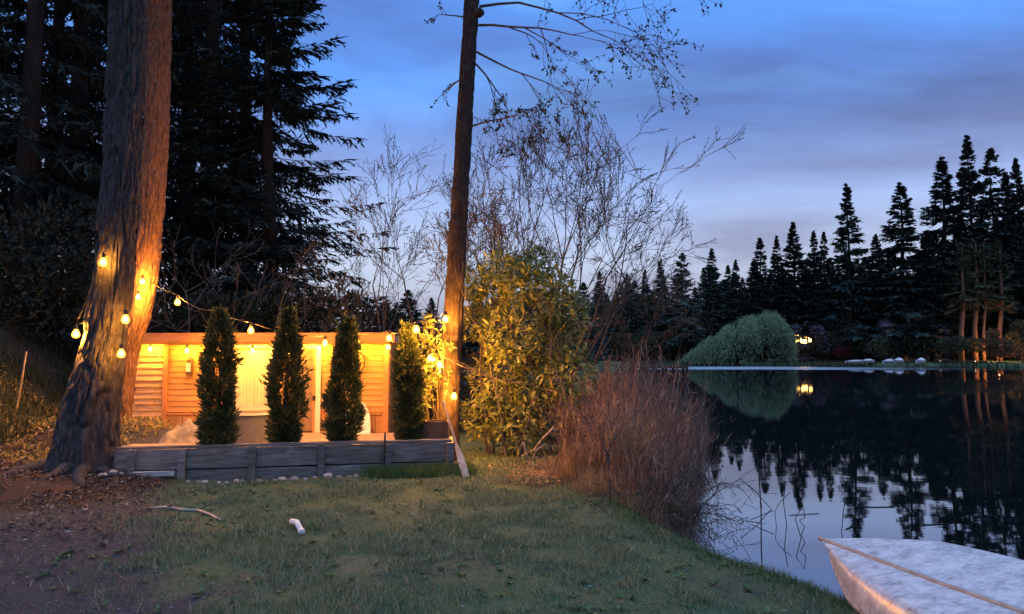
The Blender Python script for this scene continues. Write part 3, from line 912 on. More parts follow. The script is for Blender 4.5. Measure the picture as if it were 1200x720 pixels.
def build_shed():
    floor = 0.575
    eave = sz(402)
    root = thing('garden_shed', 'low flat-roofed cedar shed glowing under bulbs between two tall trunks', 'shed', ((sx(150) + sx(456)) / 2, SY + 1.2, floor))
    xl, xr = sx(150), sx(456)
    core = G()
    core.bbox((xl + 0.05, SY + 0.05, 0.3), (xr - 0.02, SY + 2.4, eave + 0.02))
    core.obj('wall', M['plywood'], root)
    # roof
    roof = G().bbox((xl - 0.12, SY - 0.42, sz(401)), (xr + 0.10, SY + 2.6, sz(393.5)))
    rf = roof.obj('roof', M['house_roof'], root)
    bx0 = xl - 0.14
    cuts = [bx0, sx(262), sx(392), sx(467)]
    for i in range(3):
        G().bbox((cuts[i] + 0.002, SY - 0.465, sz(401.4)), (cuts[i + 1] - 0.002, SY - 0.425, sz(391.2) + 0.004 * i)).obj('fascia_board', M['fascia'], root)
    G().bbox((bx0 + 0.02, SY - 0.40, sz(404.2)), (xr + 0.06, SY - 0.36, sz(401.6))).obj('eave_trim', M['siding'], root)
    # rough overlapping boards at the left
    py = 403.0
    k = 0
    while py < 502:
        h = 7.4 + random.uniform(-0.8, 0.8)
        z1, z0 = sz(py), sz(min(py + h + 0.9, 504))
        a = sx(160 + random.uniform(-2.2, 2.0) - (3 if k > 9 else 0)); b = sx(192.0)
        if k in (7, 9):
            mid = a + (b - a) * 0.7
            spans = [(a, mid - 0.004), (mid + 0.004, b)]
        else:
            spans = [(a, b)]
        for (u, v) in spans:
            g = G()
            t0, t1 = 0.046 + random.uniform(0, 0.012), 0.006
            V = [(u, SY - t0, z0), (v, SY - t0, z0), (v, SY - t1, z1), (u, SY - t1, z1), (u, SY + 0.04, z0), (v, SY + 0.04, z0), (v, SY + 0.04, z1), (u, SY + 0.04, z1)]
            g.add(V, [[0, 1, 2, 3], [4, 7, 6, 5], [0, 4, 5, 1], [1, 5, 6, 2], [2, 6, 7, 3], [3, 7, 4, 0]])
            g.obj('rough_board', M['rough_board'], root)
        py += h; k += 1
    # posts and corner trims
    for (a, b) in ((193.2, 198.2), (450.2, 456.2), (150.5, 156.0)):
        G().bbox((sx(a), SY - 0.07, 0.40), (sx(b), SY + 0.03, eave - 0.01)).obj('corner_post', M['fascia'], root)

    def siding(p0, p1):
        n = 12
        z_hi, z_lo = sz(403.5), sz(483.5)
        h = (z_hi - z_lo) / n
        for i in range(n):
            z1 = z_hi - i * h; z0 = z1 - h
            u, v = sx(p0) + 0.004, sx(p1) - 0.004
            V = [(u, SY - 0.024, z0 + 0.007), (v, SY - 0.024, z0 + 0.007), (v, SY - 0.013, z1), (u, SY - 0.013, z1), (u, SY + 0.03, z0), (v, SY + 0.03, z0), (v, SY + 0.03, z1), (u, SY + 0.03, z1)]
            G().add(V, [[0, 1, 2, 3], [4, 7, 6, 5], [0, 4, 5, 1], [1, 5, 6, 2], [2, 6, 7, 3], [3, 7, 4, 0]]).obj('siding_board', M['siding'], root)
        G().bbox((sx(p0) + 0.003, SY - 0.06, sz(486.0)), (sx(p1) - 0.003, SY + 0.03, sz(483.9))).obj('ledge', M['fascia'], root)
        m = max(2, int((p1 - p0) / 8.5))
        for i in range(m):
            u = sx(p0) + (sx(p1) - sx(p0)) * i / m + 0.004; v = sx(p0) + (sx(p1) - sx(p0)) * (i + 1) / m - 0.004
            G().bbox((u, SY - 0.016, floor), (v, SY + 0.03, sz(486.4))).obj('wainscot_board', M['plywood'], root)
    siding(198.4, 270.5)
    siding(378.0, 450.0)
    # sliding door with vertical blinds
    d = G().bbox((sx(276), SY - 0.005, floor), (sx(316.5), SY + 0.045, sz(408.0))).obj('sliding_door', M['cream'], root)
    n = 9
    for i in range(n):
        u = sx(278.0 + i * 4.2); v = sx(278.0 + (i + 1) * 4.2)
        G().box(((u + v) / 2, SY - 0.022, (floor + 0.12 + sz(410.8)) / 2), (v - u - 0.007, 0.008, sz(410.8) - floor - 0.12), rad(random.uniform(-6, 6))).obj('blind_slat', M['blind'], d)
    G().bbox((sx(276), SY - 0.036, sz(410.6)), (sx(316.5), SY - 0.008, sz(408.3))).obj('blind_rail', M['fascia'], d)
    for (a, b) in ((271, 275.6), (317, 322.5)):
        G().bbox((sx(a), SY - 0.05, floor), (sx(b), SY + 0.03, sz(403.6))).obj('door_jamb', M['cream'], root)
    G().bbox((sx(275.9), SY - 0.052, sz(407.8)), (sx(316.8), SY + 0.03, sz(403.4))).obj('door_header', M['cream'], root)
    # plain boarded bay between the two doors
    for i in range(4):
        u, v = sx(322.8 + i * 5.6), sx(322.8 + (i + 1) * 5.6)
        G().bbox((u + 0.003, SY - 0.016, floor), (v - 0.003, SY + 0.03, sz(403.6))).obj('siding_board', M['siding'], root)
    # screen door
    sd = G().bbox((sx(349.5), SY - 0.012, floor + 0.03), (sx(368.2), SY + 0.02, sz(412.2))).obj('screen_door', M['screen'], root)
    G().bbox((sx(367.8), SY - 0.055, floor), (sx(371.0), SY + 0.02, sz(409.6))).obj('door_stile', M['fascia'], sd)
    G().bbox((sx(345.8), SY - 0.05, floor), (sx(349.2), SY + 0.02, sz(409.6))).obj('door_stile', M['fascia'], sd)
    G().bbox((sx(349.4), SY - 0.05, sz(460.5)), (sx(367.6), SY + 0.02, sz(457.5))).obj('door_rail', M['screen'], sd)
    G().bbox((sx(368.4), SY - 0.085, sz(469.5)), (sx(371.6), SY - 0.057, sz(463.8))).obj('handle', M['black_metal'], sd)
    G().bbox((sx(371.3), SY - 0.06, floor), (sx(377.0), SY + 0.03, sz(403.6))).obj('door_jamb', M['cream'], root)
    G().bbox((sx(345.8), SY - 0.056, sz(409.3)), (sx(371.1), SY + 0.03, sz(403.5))).obj('door_header', M['cream'], root)
    # right end wall boards
    for i in range(12):
        z1 = eave - 0.02 - i * 0.165; z0 = z1 - 0.16
        if z0 > 0.35:
            G().bbox((xr - 0.015, SY + 0.04, z0), (xr + 0.014, SY + 2.38, z1)).obj('end_board', M['plywood'], root)

    # deck before the shed
    dk = thing('deck', 'narrow lit plank deck along the foot of the shed', 'deck', ((sx(205) + sx(456)) / 2, SY - 0.6, 0.3))
    for i in range(21):
        y0 = SY - 0.06 - (i + 1) * 0.145
        G().bbox((sx(206), y0 + 0.004, 0.535), (sx(456) + 0.55 - 0.02 * (i % 3), y0 + 0.141, 0.573)).obj('deck_board', M['deck'], dk)
    for i in range(5):
        xx = sx(206) + 0.1 + i * 1.05
        G().bbox((xx, SY - 3.1, 0.25), (xx + 0.05, SY - 0.1, 0.533)).obj('joist', M['deck'], dk)


build_shed()

# ================================================================== the three near trunks
def near_tree(name, label, pix, Y, zbase, ztop, mat, amp, seed, cells, zc, flare, flare_h, sides, roots=5, yback=0.0):
    P, R = [], []
    pts = sorted(pix, key=lambda q: -q[1])
    for (px, py, hw) in pts:
        q = at(px, py, Y); P.append(q); R.append(hw / F_PX * Y)
    P = np.array(P)
    P = np.concatenate([[[P[0][0], P[0][1], zbase]], P]); R = [R[0]] + R
    d = P[-1] - P[-3]; d = d / d[2]
    P = np.concatenate([P, [P[-1] + d * (ztop - P[-1][2])]]); R = R + [R[-1] * 0.72]
    root = thing(name, label, 'tree', (P[0][0], P[0][1], zbase))
    g = bark_trunk(P, R, amp, seed, sides, 0.028, cells, zc, flare, flare_h, roots)
    t = g.obj('trunk', mat, root, smooth=True)
    return root, t, P, R


fir, fir_trunk, FP, FR = near_tree('fir_tree', 'massive furrowed fir trunk with flared roots and string bulbs wound round it',
    [(150, 0, 19.5), (147.5, 100, 20), (143, 200, 20), (134.5, 300, 19.5), (124.5, 390, 22.5), (112, 450, 26.5), (104, 500, 30), (100, 530, 32)], 9.25, 0.25, 7.4,
    M['fir_bark'], 0.040, 5, 26, 0.42, 0.30, 0.32, 190, 4)
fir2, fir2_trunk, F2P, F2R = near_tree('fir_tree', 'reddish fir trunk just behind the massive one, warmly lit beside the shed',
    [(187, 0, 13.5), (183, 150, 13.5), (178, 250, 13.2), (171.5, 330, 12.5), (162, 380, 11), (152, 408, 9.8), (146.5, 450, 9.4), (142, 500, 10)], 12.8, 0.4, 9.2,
    M['fir_bark_warmlit'], 0.032, 9, 22, 0.36, 0.06, 0.3, 150)
alder, alder_trunk, AP, AR = near_tree('alder_tree', 'slim leaning alder trunk with bulbs at its foot and leafy boughs overhead',
    [(553, 0, 8.8), (547, 100, 9.2), (541, 200, 9.8), (535, 300, 10.8), (530, 400, 12), (526, 460, 13.5), (522, 495, 15.5)], 11.3, 0.4, 8.5,
    M['alder_bark'], 0.016, 14, 12, 0.34, 0.08, 0.3, 80)

# surface roots of the big fir
for (dx, dy, ln, r) in ((0.55, -0.85, 1.0, 0.060), (-0.35, -1.0, 0.85, 0.055), (-0.95, -0.45, 1.1, 0.065), (0.95, -0.25, 0.7, 0.05)):
    d = nrm(np.array([dx, dy])); pts = []
    for t in np.linspace(0.18, 1, 7):
        q = FP[0][:2] + d * ln * t + np.array([-d[1], d[0]]) * 0.10 * math.sin(t * 5 + dx * 3)
        pts.append((q[0], q[1], hz(q[0], q[1]) + r * (0.45 - 1.25 * t) + 0.03 * math.sin(t * 9 + dx * 5) * (1 - t) + (0.22 * (1 - t) ** 3)))
    G().tube(pts, np.linspace(r * 1.7, r * 0.45, 7), 9).obj('root', M['fir_bark'], fir, smooth=True)

# crowns high above the frame
for (root, seed, base, px) in ((fir, 61, FP[-1], 9.0), (fir2, 62, F2P[-1], 10.0)):
    tr, cr = conifer(seed, 20, 3.4, px, 110, 20, 0.62, 0.05, 1, wood=False)
    o = WO[root.name]
    off = np.array([base[0], base[1], 0])
    g = G()
    for v in cr.v: v += off
    cr.obj('crown', M['needles'], root)
    g.tube([base - np.array([0, 0, 0.4]), (base[0], base[1], 19.8)], [0.2, 0.03], 8).obj('upper_trunk', M['fir_bark'], root)

# knots and burls on the alder
for (px, py, r) in ((556, 15, 0.10), (548, 72, 0.06), (539, 165, 0.085), (530, 222, 0.07), (541, 232, 0.05), (526, 262, 0.06), (545, 38, 0.05)):
    c = at(px + 4, py, 11.24)
    th = np.linspace(0, np.pi, 7); ph = np.linspace(0, 2 * np.pi, 9)[:-1]
    V = [(c[0] + r * math.sin(t) * math.cos(p) * 1.05, c[1] + 0.8 * r * math.sin(t) * math.sin(p), c[2] + r * 0.8 * math.cos(t)) for t in th for p in ph]
    i = np.arange(6)[:, None] * 8; j = np.arange(8)[None]; k = (j + 1) % 8
    G().add(V, np.stack([i + j, i + k, i + 8 + k, i + 8 + j], -1).reshape(-1, 4)).obj('knot', M['alder_bark'], alder, smooth=True)


def alder_boughs():
    rg = np.random.default_rng(31)
    S, T = [], []
    starts = [((560, -30), (1.0, -0.1, 0.40), 2.2), ((562, 8), (1.0, 0.15, 0.14), 1.9), ((559, 30), (0.9, -0.2, -0.12), 1.5), ((556, 60), (0.8, 0.2, -0.3), 1.2),
              ((558, -70), (1.0, 0.0, 0.25), 2.6), ((552, 70), (0.6, 0.3, -0.55), 0.9), ((546, 150), (0.7, -0.3, 0.2), 0.9), ((545, 20), (-0.5, -0.1, 0.06), 0.42), ((546, 90), (-0.6, 0.3, -0.1), 0.5), ((556, -110), (-0.8, 0.3, 0.5), 1.4)]
    for (q, d, ln) in starts:
        p = at(q[0], q[1], 11.25)
        grow(S, T, p, np.array(d), ln, 0.019 * (ln / 1.6) ** 0.5 + 0.004, 3 if ln > 0.6 else 1, rg, 0.0, 0.5, 0.16, 6, (2, 3), 0.4, 0.2, (0.42, 0.66), np.array([0.0, 0, -0.035]))
    G().segs(S, 5).obj('boughs', M['twig'], alder)
    T = np.array(T)
    k = rg.uniform(0, 1, len(T)) < 0.9
    T = T[k]
    T = np.repeat(T, 2, 0)
    D = nrm(T[:, 3:] * 0.5 + rg.normal(0, 0.6, (len(T), 3)) + np.array([0, 0, -0.35]))
    g = G().leaves(T[:, :3], D, rg.normal(0, 1, (len(T), 3)) + np.array([0, 0, 0.4]), rg.uniform(0.035, 0.085, len(T)), rg.uniform(0.010, 0.022, len(T)), 0.3)
    tag(g.obj('leaves', M['under_leaf'], alder), kind='stuff')


alder_boughs()


def vine():
    """leafy shoots hugging the left side of the alder"""
    rg = np.random.default_rng(41)
    root = thing('climbing_laurel', 'bright leafy shoots climbing the shed side of the alder trunk', 'shrub', at(512, 500, 11.0))
    S, T = [], []
    for i in range(9):
        p = at(510 + rg.uniform(-10, 8), 500, 11.0 + rg.uniform(-0.1, 0.25))
        p[2] = 0.85
        grow(S, T, p, np.array([rg.uniform(-0.10, 0.08), rg.uniform(-0.1, 0.1), 1.0]), rg.uniform(0.8, 1.6), 0.009, 1, rg, 0.3, 0.5, 0.1, 8, (3, 5), 0.4, 0.3, (0.15, 0.28))
    G().segs(S, 4).obj('stems', M['twig'], root)
    T = np.array(T); T = np.repeat(T, 3, 0)
    D = nrm(T[:, 3:] * 0.3 + rg.normal(0, 0.7, (len(T), 3)) + np.array([-0.2, -0.3, -0.1]))
    g = G().leaves(T[:, :3], D, rg.normal(0, 0.6, (len(T), 3)) + np.array([0, -0.6, 0.6]), rg.uniform(0.06, 0.13, len(T)), rg.uniform(0.014, 0.026, len(T)), 0.25)
    tag(g.obj('leaves', M['laurel'], root), kind='stuff')


vine()

# ================================================================== string lights
BULBS = {'fir': [(121, 307, 8.93), (89, 391, 9.12), (147, 374, 8.97), (142, 414, 8.95)],
         'span': [(162, 348, 12.35), (167, 330, 12.40), (208, 354, 11.9), (252, 373, 10.75), (294, 387, 11.2), (381, 402, 12.2), (418, 399, 12.2), (456, 396, 11.8), (488, 386, 9.95), (522, 374, 10.88), (504, 420, 10.72), (515, 427, 10.78), (532, 464, 10.85)],
         'eave': [(176, 409, 14.36), (219, 411, 14.36), (256, 411, 14.36), (296, 411, 14.36), (336, 410, 14.36), (374, 408, 14.36), (414, 408, 14.36), (455, 407, 14.36)]}


def bulb_geo(c, r=0.036):
    prof = [(0.0, -1.25), (0.62, -1.12), (0.94, -0.72), (1.0, -0.2), (0.82, 0.35), (0.52, 0.85), (0.40, 1.15)]
    n = 16
    th = np.linspace(0, 2 * np.pi, n, endpoint=False)
    V = [(c[0] + q * r * math.cos(t), c[1] + q * r * math.sin(t), c[2] + z * r) for q, z in prof for t in th]
    i = np.arange(len(prof) - 1)[:, None] * n; j = np.arange(n)[None]; k = (j + 1) % n
    return G().add(V, np.stack([i + j, i + k, i + n + k, i + n + j], -1).reshape(-1, 4))


def sag_path(pts, sag=0.08, n=8):
    out = []
    for a, b in zip(pts[:-1], pts[1:]):
        a, b = np.array(a), np.array(b)
        L = np.linalg.norm(b - a)
        for i in range(n):
            t = i / n
            q = a + (b - a) * t
            q[2] -= 4 * t * (1 - t) * sag * L
            out.append(q)
    out.append(np.array(pts[-1]))
    return np.array(out)


def light_string(key, label, start, end, sag, extra=None):
    pts = [np.array(at(*b)) for b in BULBS[key]]
    root = thing('light_string', label, 'string lights', tuple(pts[len(pts) // 2]), 'warm bulb strings round the shed')
    tops = [p + np.array([0, 0, 0.115]) for p in pts]
    path = ([np.array(start)] if start is not None else []) + tops + ([np.array(end)] if end is not None else [])
    G().tube(sag_path(path, sag), 0.0055, 5).obj('cable', M['cable'], root)
    for kb, p in enumerate(pts):
        b = bulb_geo(p, 0.046).obj('bulb', M['amber_halo_glass'], root, smooth=True)
        bulb_geo(p, 0.020).obj('filament', M['bank_bulb' if (key, kb) == ('fir', 1) else {'eave': 'eave_bulb', 'fir': 'fir_bulb'}.get(key, 'bulb')], b, smooth=True)
        G().tube([p + np.array([0, 0, 0.050]), p + np.array([0, 0, 0.060]), p + np.array([0, 0, 0.10]), p + np.array([0, 0, 0.118])], [0.020, 0.021, 0.018, 0.008], 8).obj('socket', M['cable'], b)
    return root


light_string('fir', 'short string of four glowing bulbs wound on the massive fir trunk', at(128, 285, 8.96), at(160, 335, 9.1), 0.03)
light_string('span', 'long bulb string slung from the reddish fir over the cypresses to the alder', at(158, 352, 12.5), at(536, 485, 10.95), 0.05)
light_string('eave', 'row of bulbs hung along the shed under its eave', at(160, 404, 14.30), at(458, 403, 14.30), 0.02)

# ================================================================== small things by the shed
# hot tub
c = at(298, 500, 12.5); c[2] = 0.578
tub = thing('hot_tub', 'round grey hot tub with a wooden rim before the sliding door', 'hot tub', tuple(c))
zt = sz(487.0, 11.9)
th = np.linspace(0, 2 * np.pi, 40, endpoint=False)
g = G().tube([(c[0], c[1], c[2]), (c[0], c[1], c[2] + 0.02), (c[0], c[1], zt - 0.04), (c[0], c[1], zt)], [0.62, 0.64, 0.64, 0.63], 40)
g.obj('tub_shell', M['tub'], tub, smooth=False)
G().tube([(c[0], c[1], zt + 0.002), (c[0], c[1], zt + 0.035)], [0.675, 0.675], 40).obj('rim', M['cream'], tub)
G().tube([(c[0], c[1], zt + 0.037), (c[0], c[1], zt + 0.075), (c[0], c[1], zt + 0.085)], [0.655, 0.655, 0.61], 40).obj('cover', M['tub_rim'], tub)

# wall lantern
p = at(223.5, 432, SY - 0.05)
lan = thing('wall_lantern', 'small brown wall lantern with a white tag left of the first cypress', 'lantern', tuple(p))
G().box(p + np.array([0.01, 0.02, 0.0]), (0.09, 0.02, 0.40)).obj('back_plate', M['fascia'], lan)
G().box(p + np.array([0.0, -0.035, 0.02]), (0.10, 0.08, 0.30)).obj('case', M['dark_box'], lan)
G().tube([p + np.array([0, -0.035, 0.17]), p + np.array([0, -0.035, 0.235])], [0.06, 0.012], 6).obj('cap', M['dark_box'], lan)
G().box(p + np.array([-0.015, -0.082, 0.02]), (0.075, 0.006, 0.16), rad(4)).obj('tag', M['white_plastic'], lan)
G().box(p + np.array([-0.01, -0.088, 0.04]), (0.018, 0.004, 0.06), rad(4)).obj('mark', M['black_metal'], lan)

# wagon wheel
p = at(413.5, 425, SY - 0.07)
wh = thing('wagon_wheel', 'dark spoked wheel hung on the shed wall behind the third cypress', 'wheel', tuple(p))
a = np.linspace(0, 2 * np.pi, 25)
ring = np.stack([p[0] + 0.235 * np.cos(a), np.full(25, p[1]), p[2] + 0.235 * np.sin(a)], 1)
G().tube(ring, 0.016, 6, False).obj('rim', M['dark_box'], wh)
G().tube([p + np.array([0, 0.03, 0]), p + np.array([0, -0.04, 0])], 0.035, 8).obj('hub', M['dark_box'], wh)
for k in range(8):
    d = np.array([math.cos(k * math.pi / 4), 0, math.sin(k * math.pi / 4)])
    G().tube([p + d * 0.03, p + d * 0.23], [0.011, 0.009], 5).obj('spoke', M['dark_box'], wh)

# white board leaning on the shed
c0 = at(416, 511, SY - 0.28); c0[2] = 0.575
out = []
for t in np.linspace(0, 1, 12):
    out.append((0.29 * math.sqrt(max(0, 1 - (t * 1.0) ** 2.4)), 0.62 * t))
prof = [(x, z) for x, z in out] + [(-x, z) for x, z in out[::-1]]
V = [(c0[0] + x, c0[1] + 0.30 * z, c0[2] + z) for x, z in prof] + [(c0[0] + x * 0.97, c0[1] + 0.30 * z + 0.045, c0[2] + z) for x, z in prof]
n = len(prof)
g = G().add(V, [[i, (i + 1) % n, n + (i + 1) % n, n + i] for i in range(n)])
m = len(out)
g.f[4].append(np.array([[i, n - 1 - i, n - 2 - i, i + 1] for i in range(m - 1)]))
g.f[4].append(np.array([[n + i, n + i + 1, n + n - 2 - i, n + n - 1 - i] for i in range(m - 1)]))
bb = g.obj('float_board', M['white_plastic'])
tag(bb, 'white round-topped board leaning against the shed by the third cypress', 'board')

# dark planter box before the alder
p = wallpt(wall_s(511) + 0.06, 0.36)
pb = thing('planter_box', 'dark square wooden planter on the bed before the alder trunk', 'planter', (p[0], p[1], 0.85))
for (dx, dy, w, d) in ((0, -0.15, 0.34, 0.025), (0, 0.15, 0.34, 0.025), (-0.157, 0, 0.025, 0.272), (0.157, 0, 0.025, 0.272)):
    G().box((p[0] + dx, p[1] + dy, 1.02), (w, d, 0.31)).obj('side_panel', M['dark_box'], pb)
G().box((p[0], p[1], 1.13), (0.285, 0.27, 0.03)).obj('soil', M['soil'], pb)

# small box fixed on the alder
p = at(529.5, 397, 11.08)
jb = thing('junction_box', 'small dark box fixed to the alder trunk below its top bulb', 'electrical box', tuple(p))
G().box(p, (0.165, 0.06, 0.085), rad(3)).obj('case', M['dark_box'], jb)
G().box(p + np.array([0, -0.033, 0.0]), (0.145, 0.008, 0.065), rad(3)).obj('lid', M['dark_box'], jb)

# oar
a = at(519, 470, 10.35); b = at(546.5, 560, 9.72); b[2] = hz(b[0], b[1]) + 0.01
oar = thing('oar', 'weathered wooden oar leaning against the lake end of the plank wall', 'oar', tuple(b))
d = b - a; dl = np.linalg.norm(d); d = d / dl
G().tube([a, a + d * 0.05, a + d * 0.10, a + d * dl * 0.45, a + d * dl * 0.66], [0.022, 0.026, 0.016, 0.018, 0.017], 8).obj('shaft', M['oar_wood'], oar)
wv = nrm(np.cross(d, np.array([0, -1.0, 0.25]))); nv = np.cross(wv, d)
st = [(0.56, 0.016, 0.016), (0.66, 0.032, 0.013), (0.76, 0.044, 0.010), (0.92, 0.048, 0.008), (1.0, 0.042, 0.006)]
V, F = [], []
for t, w, h in st:
    q = a + d * dl * t
    V += [q - wv * w, q + nv * h, q + wv * w, q - nv * h]
for i in range(len(st) - 1):
    for j in range(4):
        F.append([i * 4 + j, i * 4 + (j + 1) % 4, i * 4 + 4 + (j + 1) % 4, i * 4 + 4 + j])
F.append([0, 3, 2, 1]); F.append([16, 17, 18, 19])
G().add(V, F).obj('blade', M['keel'], oar)

# stones at the foot of the wall
stone_meshes = []
for k in range(5):
    rg = np.random.default_rng(70 + k)
    n, m = 6, 9
    V = []
    for i in range(n + 1):
        t = math.pi * i / n
        for j in range(m):
            p_ = 2 * math.pi * j / m
            v = np.array([math.sin(t) * math.cos(p_), math.sin(t) * math.sin(p_), math.cos(t)])
            V.append(v * (1 + 0.35 * (vnoise(v[0] * 1.7 + k * 5, v[1] * 1.7 + v[2] * 2.1, 8) - 0.5)))
    i = np.arange(n)[:, None] * m; j = np.arange(m)[None]; kk = (j + 1) % m
    g = G().add(np.array(V), np.stack([i + j, i + m + j, i + m + kk, i + kk], -1).reshape(-1, 4))
    me = g.mesh('stone', np.zeros(3)); me.materials.append(M['stone'])
    me.polygons.foreach_set('use_smooth', np.ones(len(me.polygons), bool))
    stone_meshes.append(me)
stones = [(134, 567, 8), (143, 565, 9), (145, 559, 6), (152, 559, 6), (139, 560, 6), (229, 567, 7), (240, 567, 7), (248, 567, 9), (264, 569, 5), (273, 569, 7), (283, 565, 7), (289, 567, 7), (308, 568, 7), (316, 569, 7), (327, 568, 6),
          (335, 566, 10), (349, 567, 11), (362, 566, 7), (372, 565, 8), (387, 563, 11), (400, 564, 5), (412, 561, 5), (420, 559, 9), (433, 560, 5), (463, 557, 6), (119, 571, 6)]
stones.sort()
for i, (px, py, w) in enumerate(stones):
    s_ = wall_s(px)
    q = wallpt(s_, -0.13 - RNG.uniform(0, 0.07) - (0.10 if py > 566 and px < 145 else 0))
    r = w / 2 / F_PX * q[1] * RNG.uniform(0.7, 1.35)
    o = bpy.data.objects.new('stone', stone_meshes[i % 5]); COL.objects.link(o)
    o.location = (q[0], q[1], hz(q[0], q[1]) + r * RNG.uniform(0.0, 0.3))
    o.scale = (r * 1.1, r * RNG.uniform(0.8, 1.1), r * RNG.uniform(0.6, 0.8)); o.rotation_euler = (0, 0, RNG.uniform(0, 6))
    tag(o, 'pale rounded stone, %s from the left in the row along the plank wall' % ORD[i], 'stone', 'stones along the plank wall')
# pale strip of concrete under the left bay
a = wallpt(wall_s(161), -0.10); b = wallpt(wall_s(211), -0.10); q = (a + b) / 2
o = G().box((q[0], q[1], hz(q[0], q[1]) + 0.03), (np.linalg.norm(b - a), 0.07, 0.055), wang, 0.010).obj('kerb_block', M['stone'])
tag(o, 'long pale block lying against the left bay of the plank wall', 'kerb block')

# white pipe stub on the lawn
a = at(342, 609, 6.86); a[2] = hz(a[0], a[1]) + 0.05
q1 = at(348, 611, 6.75); q1[2] = hz(q1[0], q1[1]) + 0.065
b = at(353.5, 622, 6.58); b[2] = hz(b[0], b[1]) + 0.035
pp = thing('pipe_stub', 'short bent white pipe lying alone on the lawn', 'pipe', tuple(b))
G().tube([a, a * 0.5 + q1 * 0.5, q1, q1 * 0.6 + b * 0.4, b], [0.026, 0.027, 0.026, 0.024, 0.024], 12).obj('elbow', M['white_plastic'], pp, smooth=True)
G().tube([b - (b - q1) * 0.12, b + (b - q1) * 0.04], [0.030, 0.030], 12).obj('collar', M['white_plastic'], pp, smooth=True)

# fallen branch
rg = np.random.default_rng(15)
pts = []
for (px, py) in ((176, 590), (196, 591), (214, 594), (232, 594), (246, 599), (259, 607)):
    Y = 870 * 1.58 / (py - 415); q = at(px, py, Y); q[2] = hz(q[0], q[1]) + 0.018; pts.append(q)
fb = thing('fallen_branch', 'pale crooked branch lying on bare earth near the big fir', 'branch', tuple(pts[2]))
G().tube(pts, [0.010, 0.016, 0.018, 0.014, 0.012, 0.007], 6).obj('limb', M['keel'], fb)
for k in (1, 3):
    e = pts[k] + np.array([0.18, -0.16 if k == 1 else 0.2, 0.03])
    G().tube([pts[k], (pts[k] + e) / 2 + np.array([0, 0, 0.03]), e], [0.011, 0.008, 0.003], 5).obj('side_twig', M['pale_twig'], fb)

# leaning stake on the slope
a = at(18, 455, 12.6); a[2] = hz(a[0], a[1]) - 0.1
b = at(31, 412, 12.5)
tag(G().tube([a, (a + b) / 2 + np.array([0.01, 0, 0]), b], [0.018, 0.016, 0.013], 6).obj('wooden_stake', M['oar_wood']), 'thin pale stake leaning on the slope at the left edge', 'stake')

# lumber and tarpaulin heap behind the wall at the left
lp = at(185, 520, 10.55)
lm = thing('lumber_stack', 'stack of lit boards lying behind the left end of the wall', 'lumber', (lp[0], lp[1], 0.5))
for i in range(4):
    for j in range(3):
        G().box((lp[0] + 0.05 * i - 0.02 * j, lp[1] + j * 0.15 - 0.15, 0.60 + i * 0.062), (1.35 - 0.12 * j, 0.135, 0.05), wang * 0.4 + RNG.uniform(-0.06, 0.06), 0.004).obj('board', M['deck'], lm)
hp = at(216, 512, 12.0)
n = 26
V = []
for i in range(n):
    for j in range(n):
        x = (i / (n - 1) - 0.5) * 1.25; y = (j / (n - 1) - 0.5) * 0.9
        rr = math.hypot(x / 0.62, y / 0.45)
        z = 0.50 * max(0, 1 - rr ** 1.6) * (0.72 + 0.55 * float(vnoise(x * 4.2 + 3, y * 4.2, 33))) * (0.55 + 0.5 * (x / 1.25 + 0.5) * 1.3)
        z += 0.16 * abs(float(fbm(x * 7 + 1, y * 7, 37)) - 0.5) * max(0, 1 - rr) * 3
        V.append((hp[0] + x, hp[1] + y, 0.50 + z))
i = (np.arange(n - 1)[:, None] * n + np.arange(n - 1)[None]).ravel()
tag(G().add(V, np.stack([i, i + n, i + n + 1, i + 1], 1)).obj('tarpaulin', M['tarp'], smooth=True), 'crumpled pale tarpaulin heaped before the siding left of the tub', 'tarpaulin')

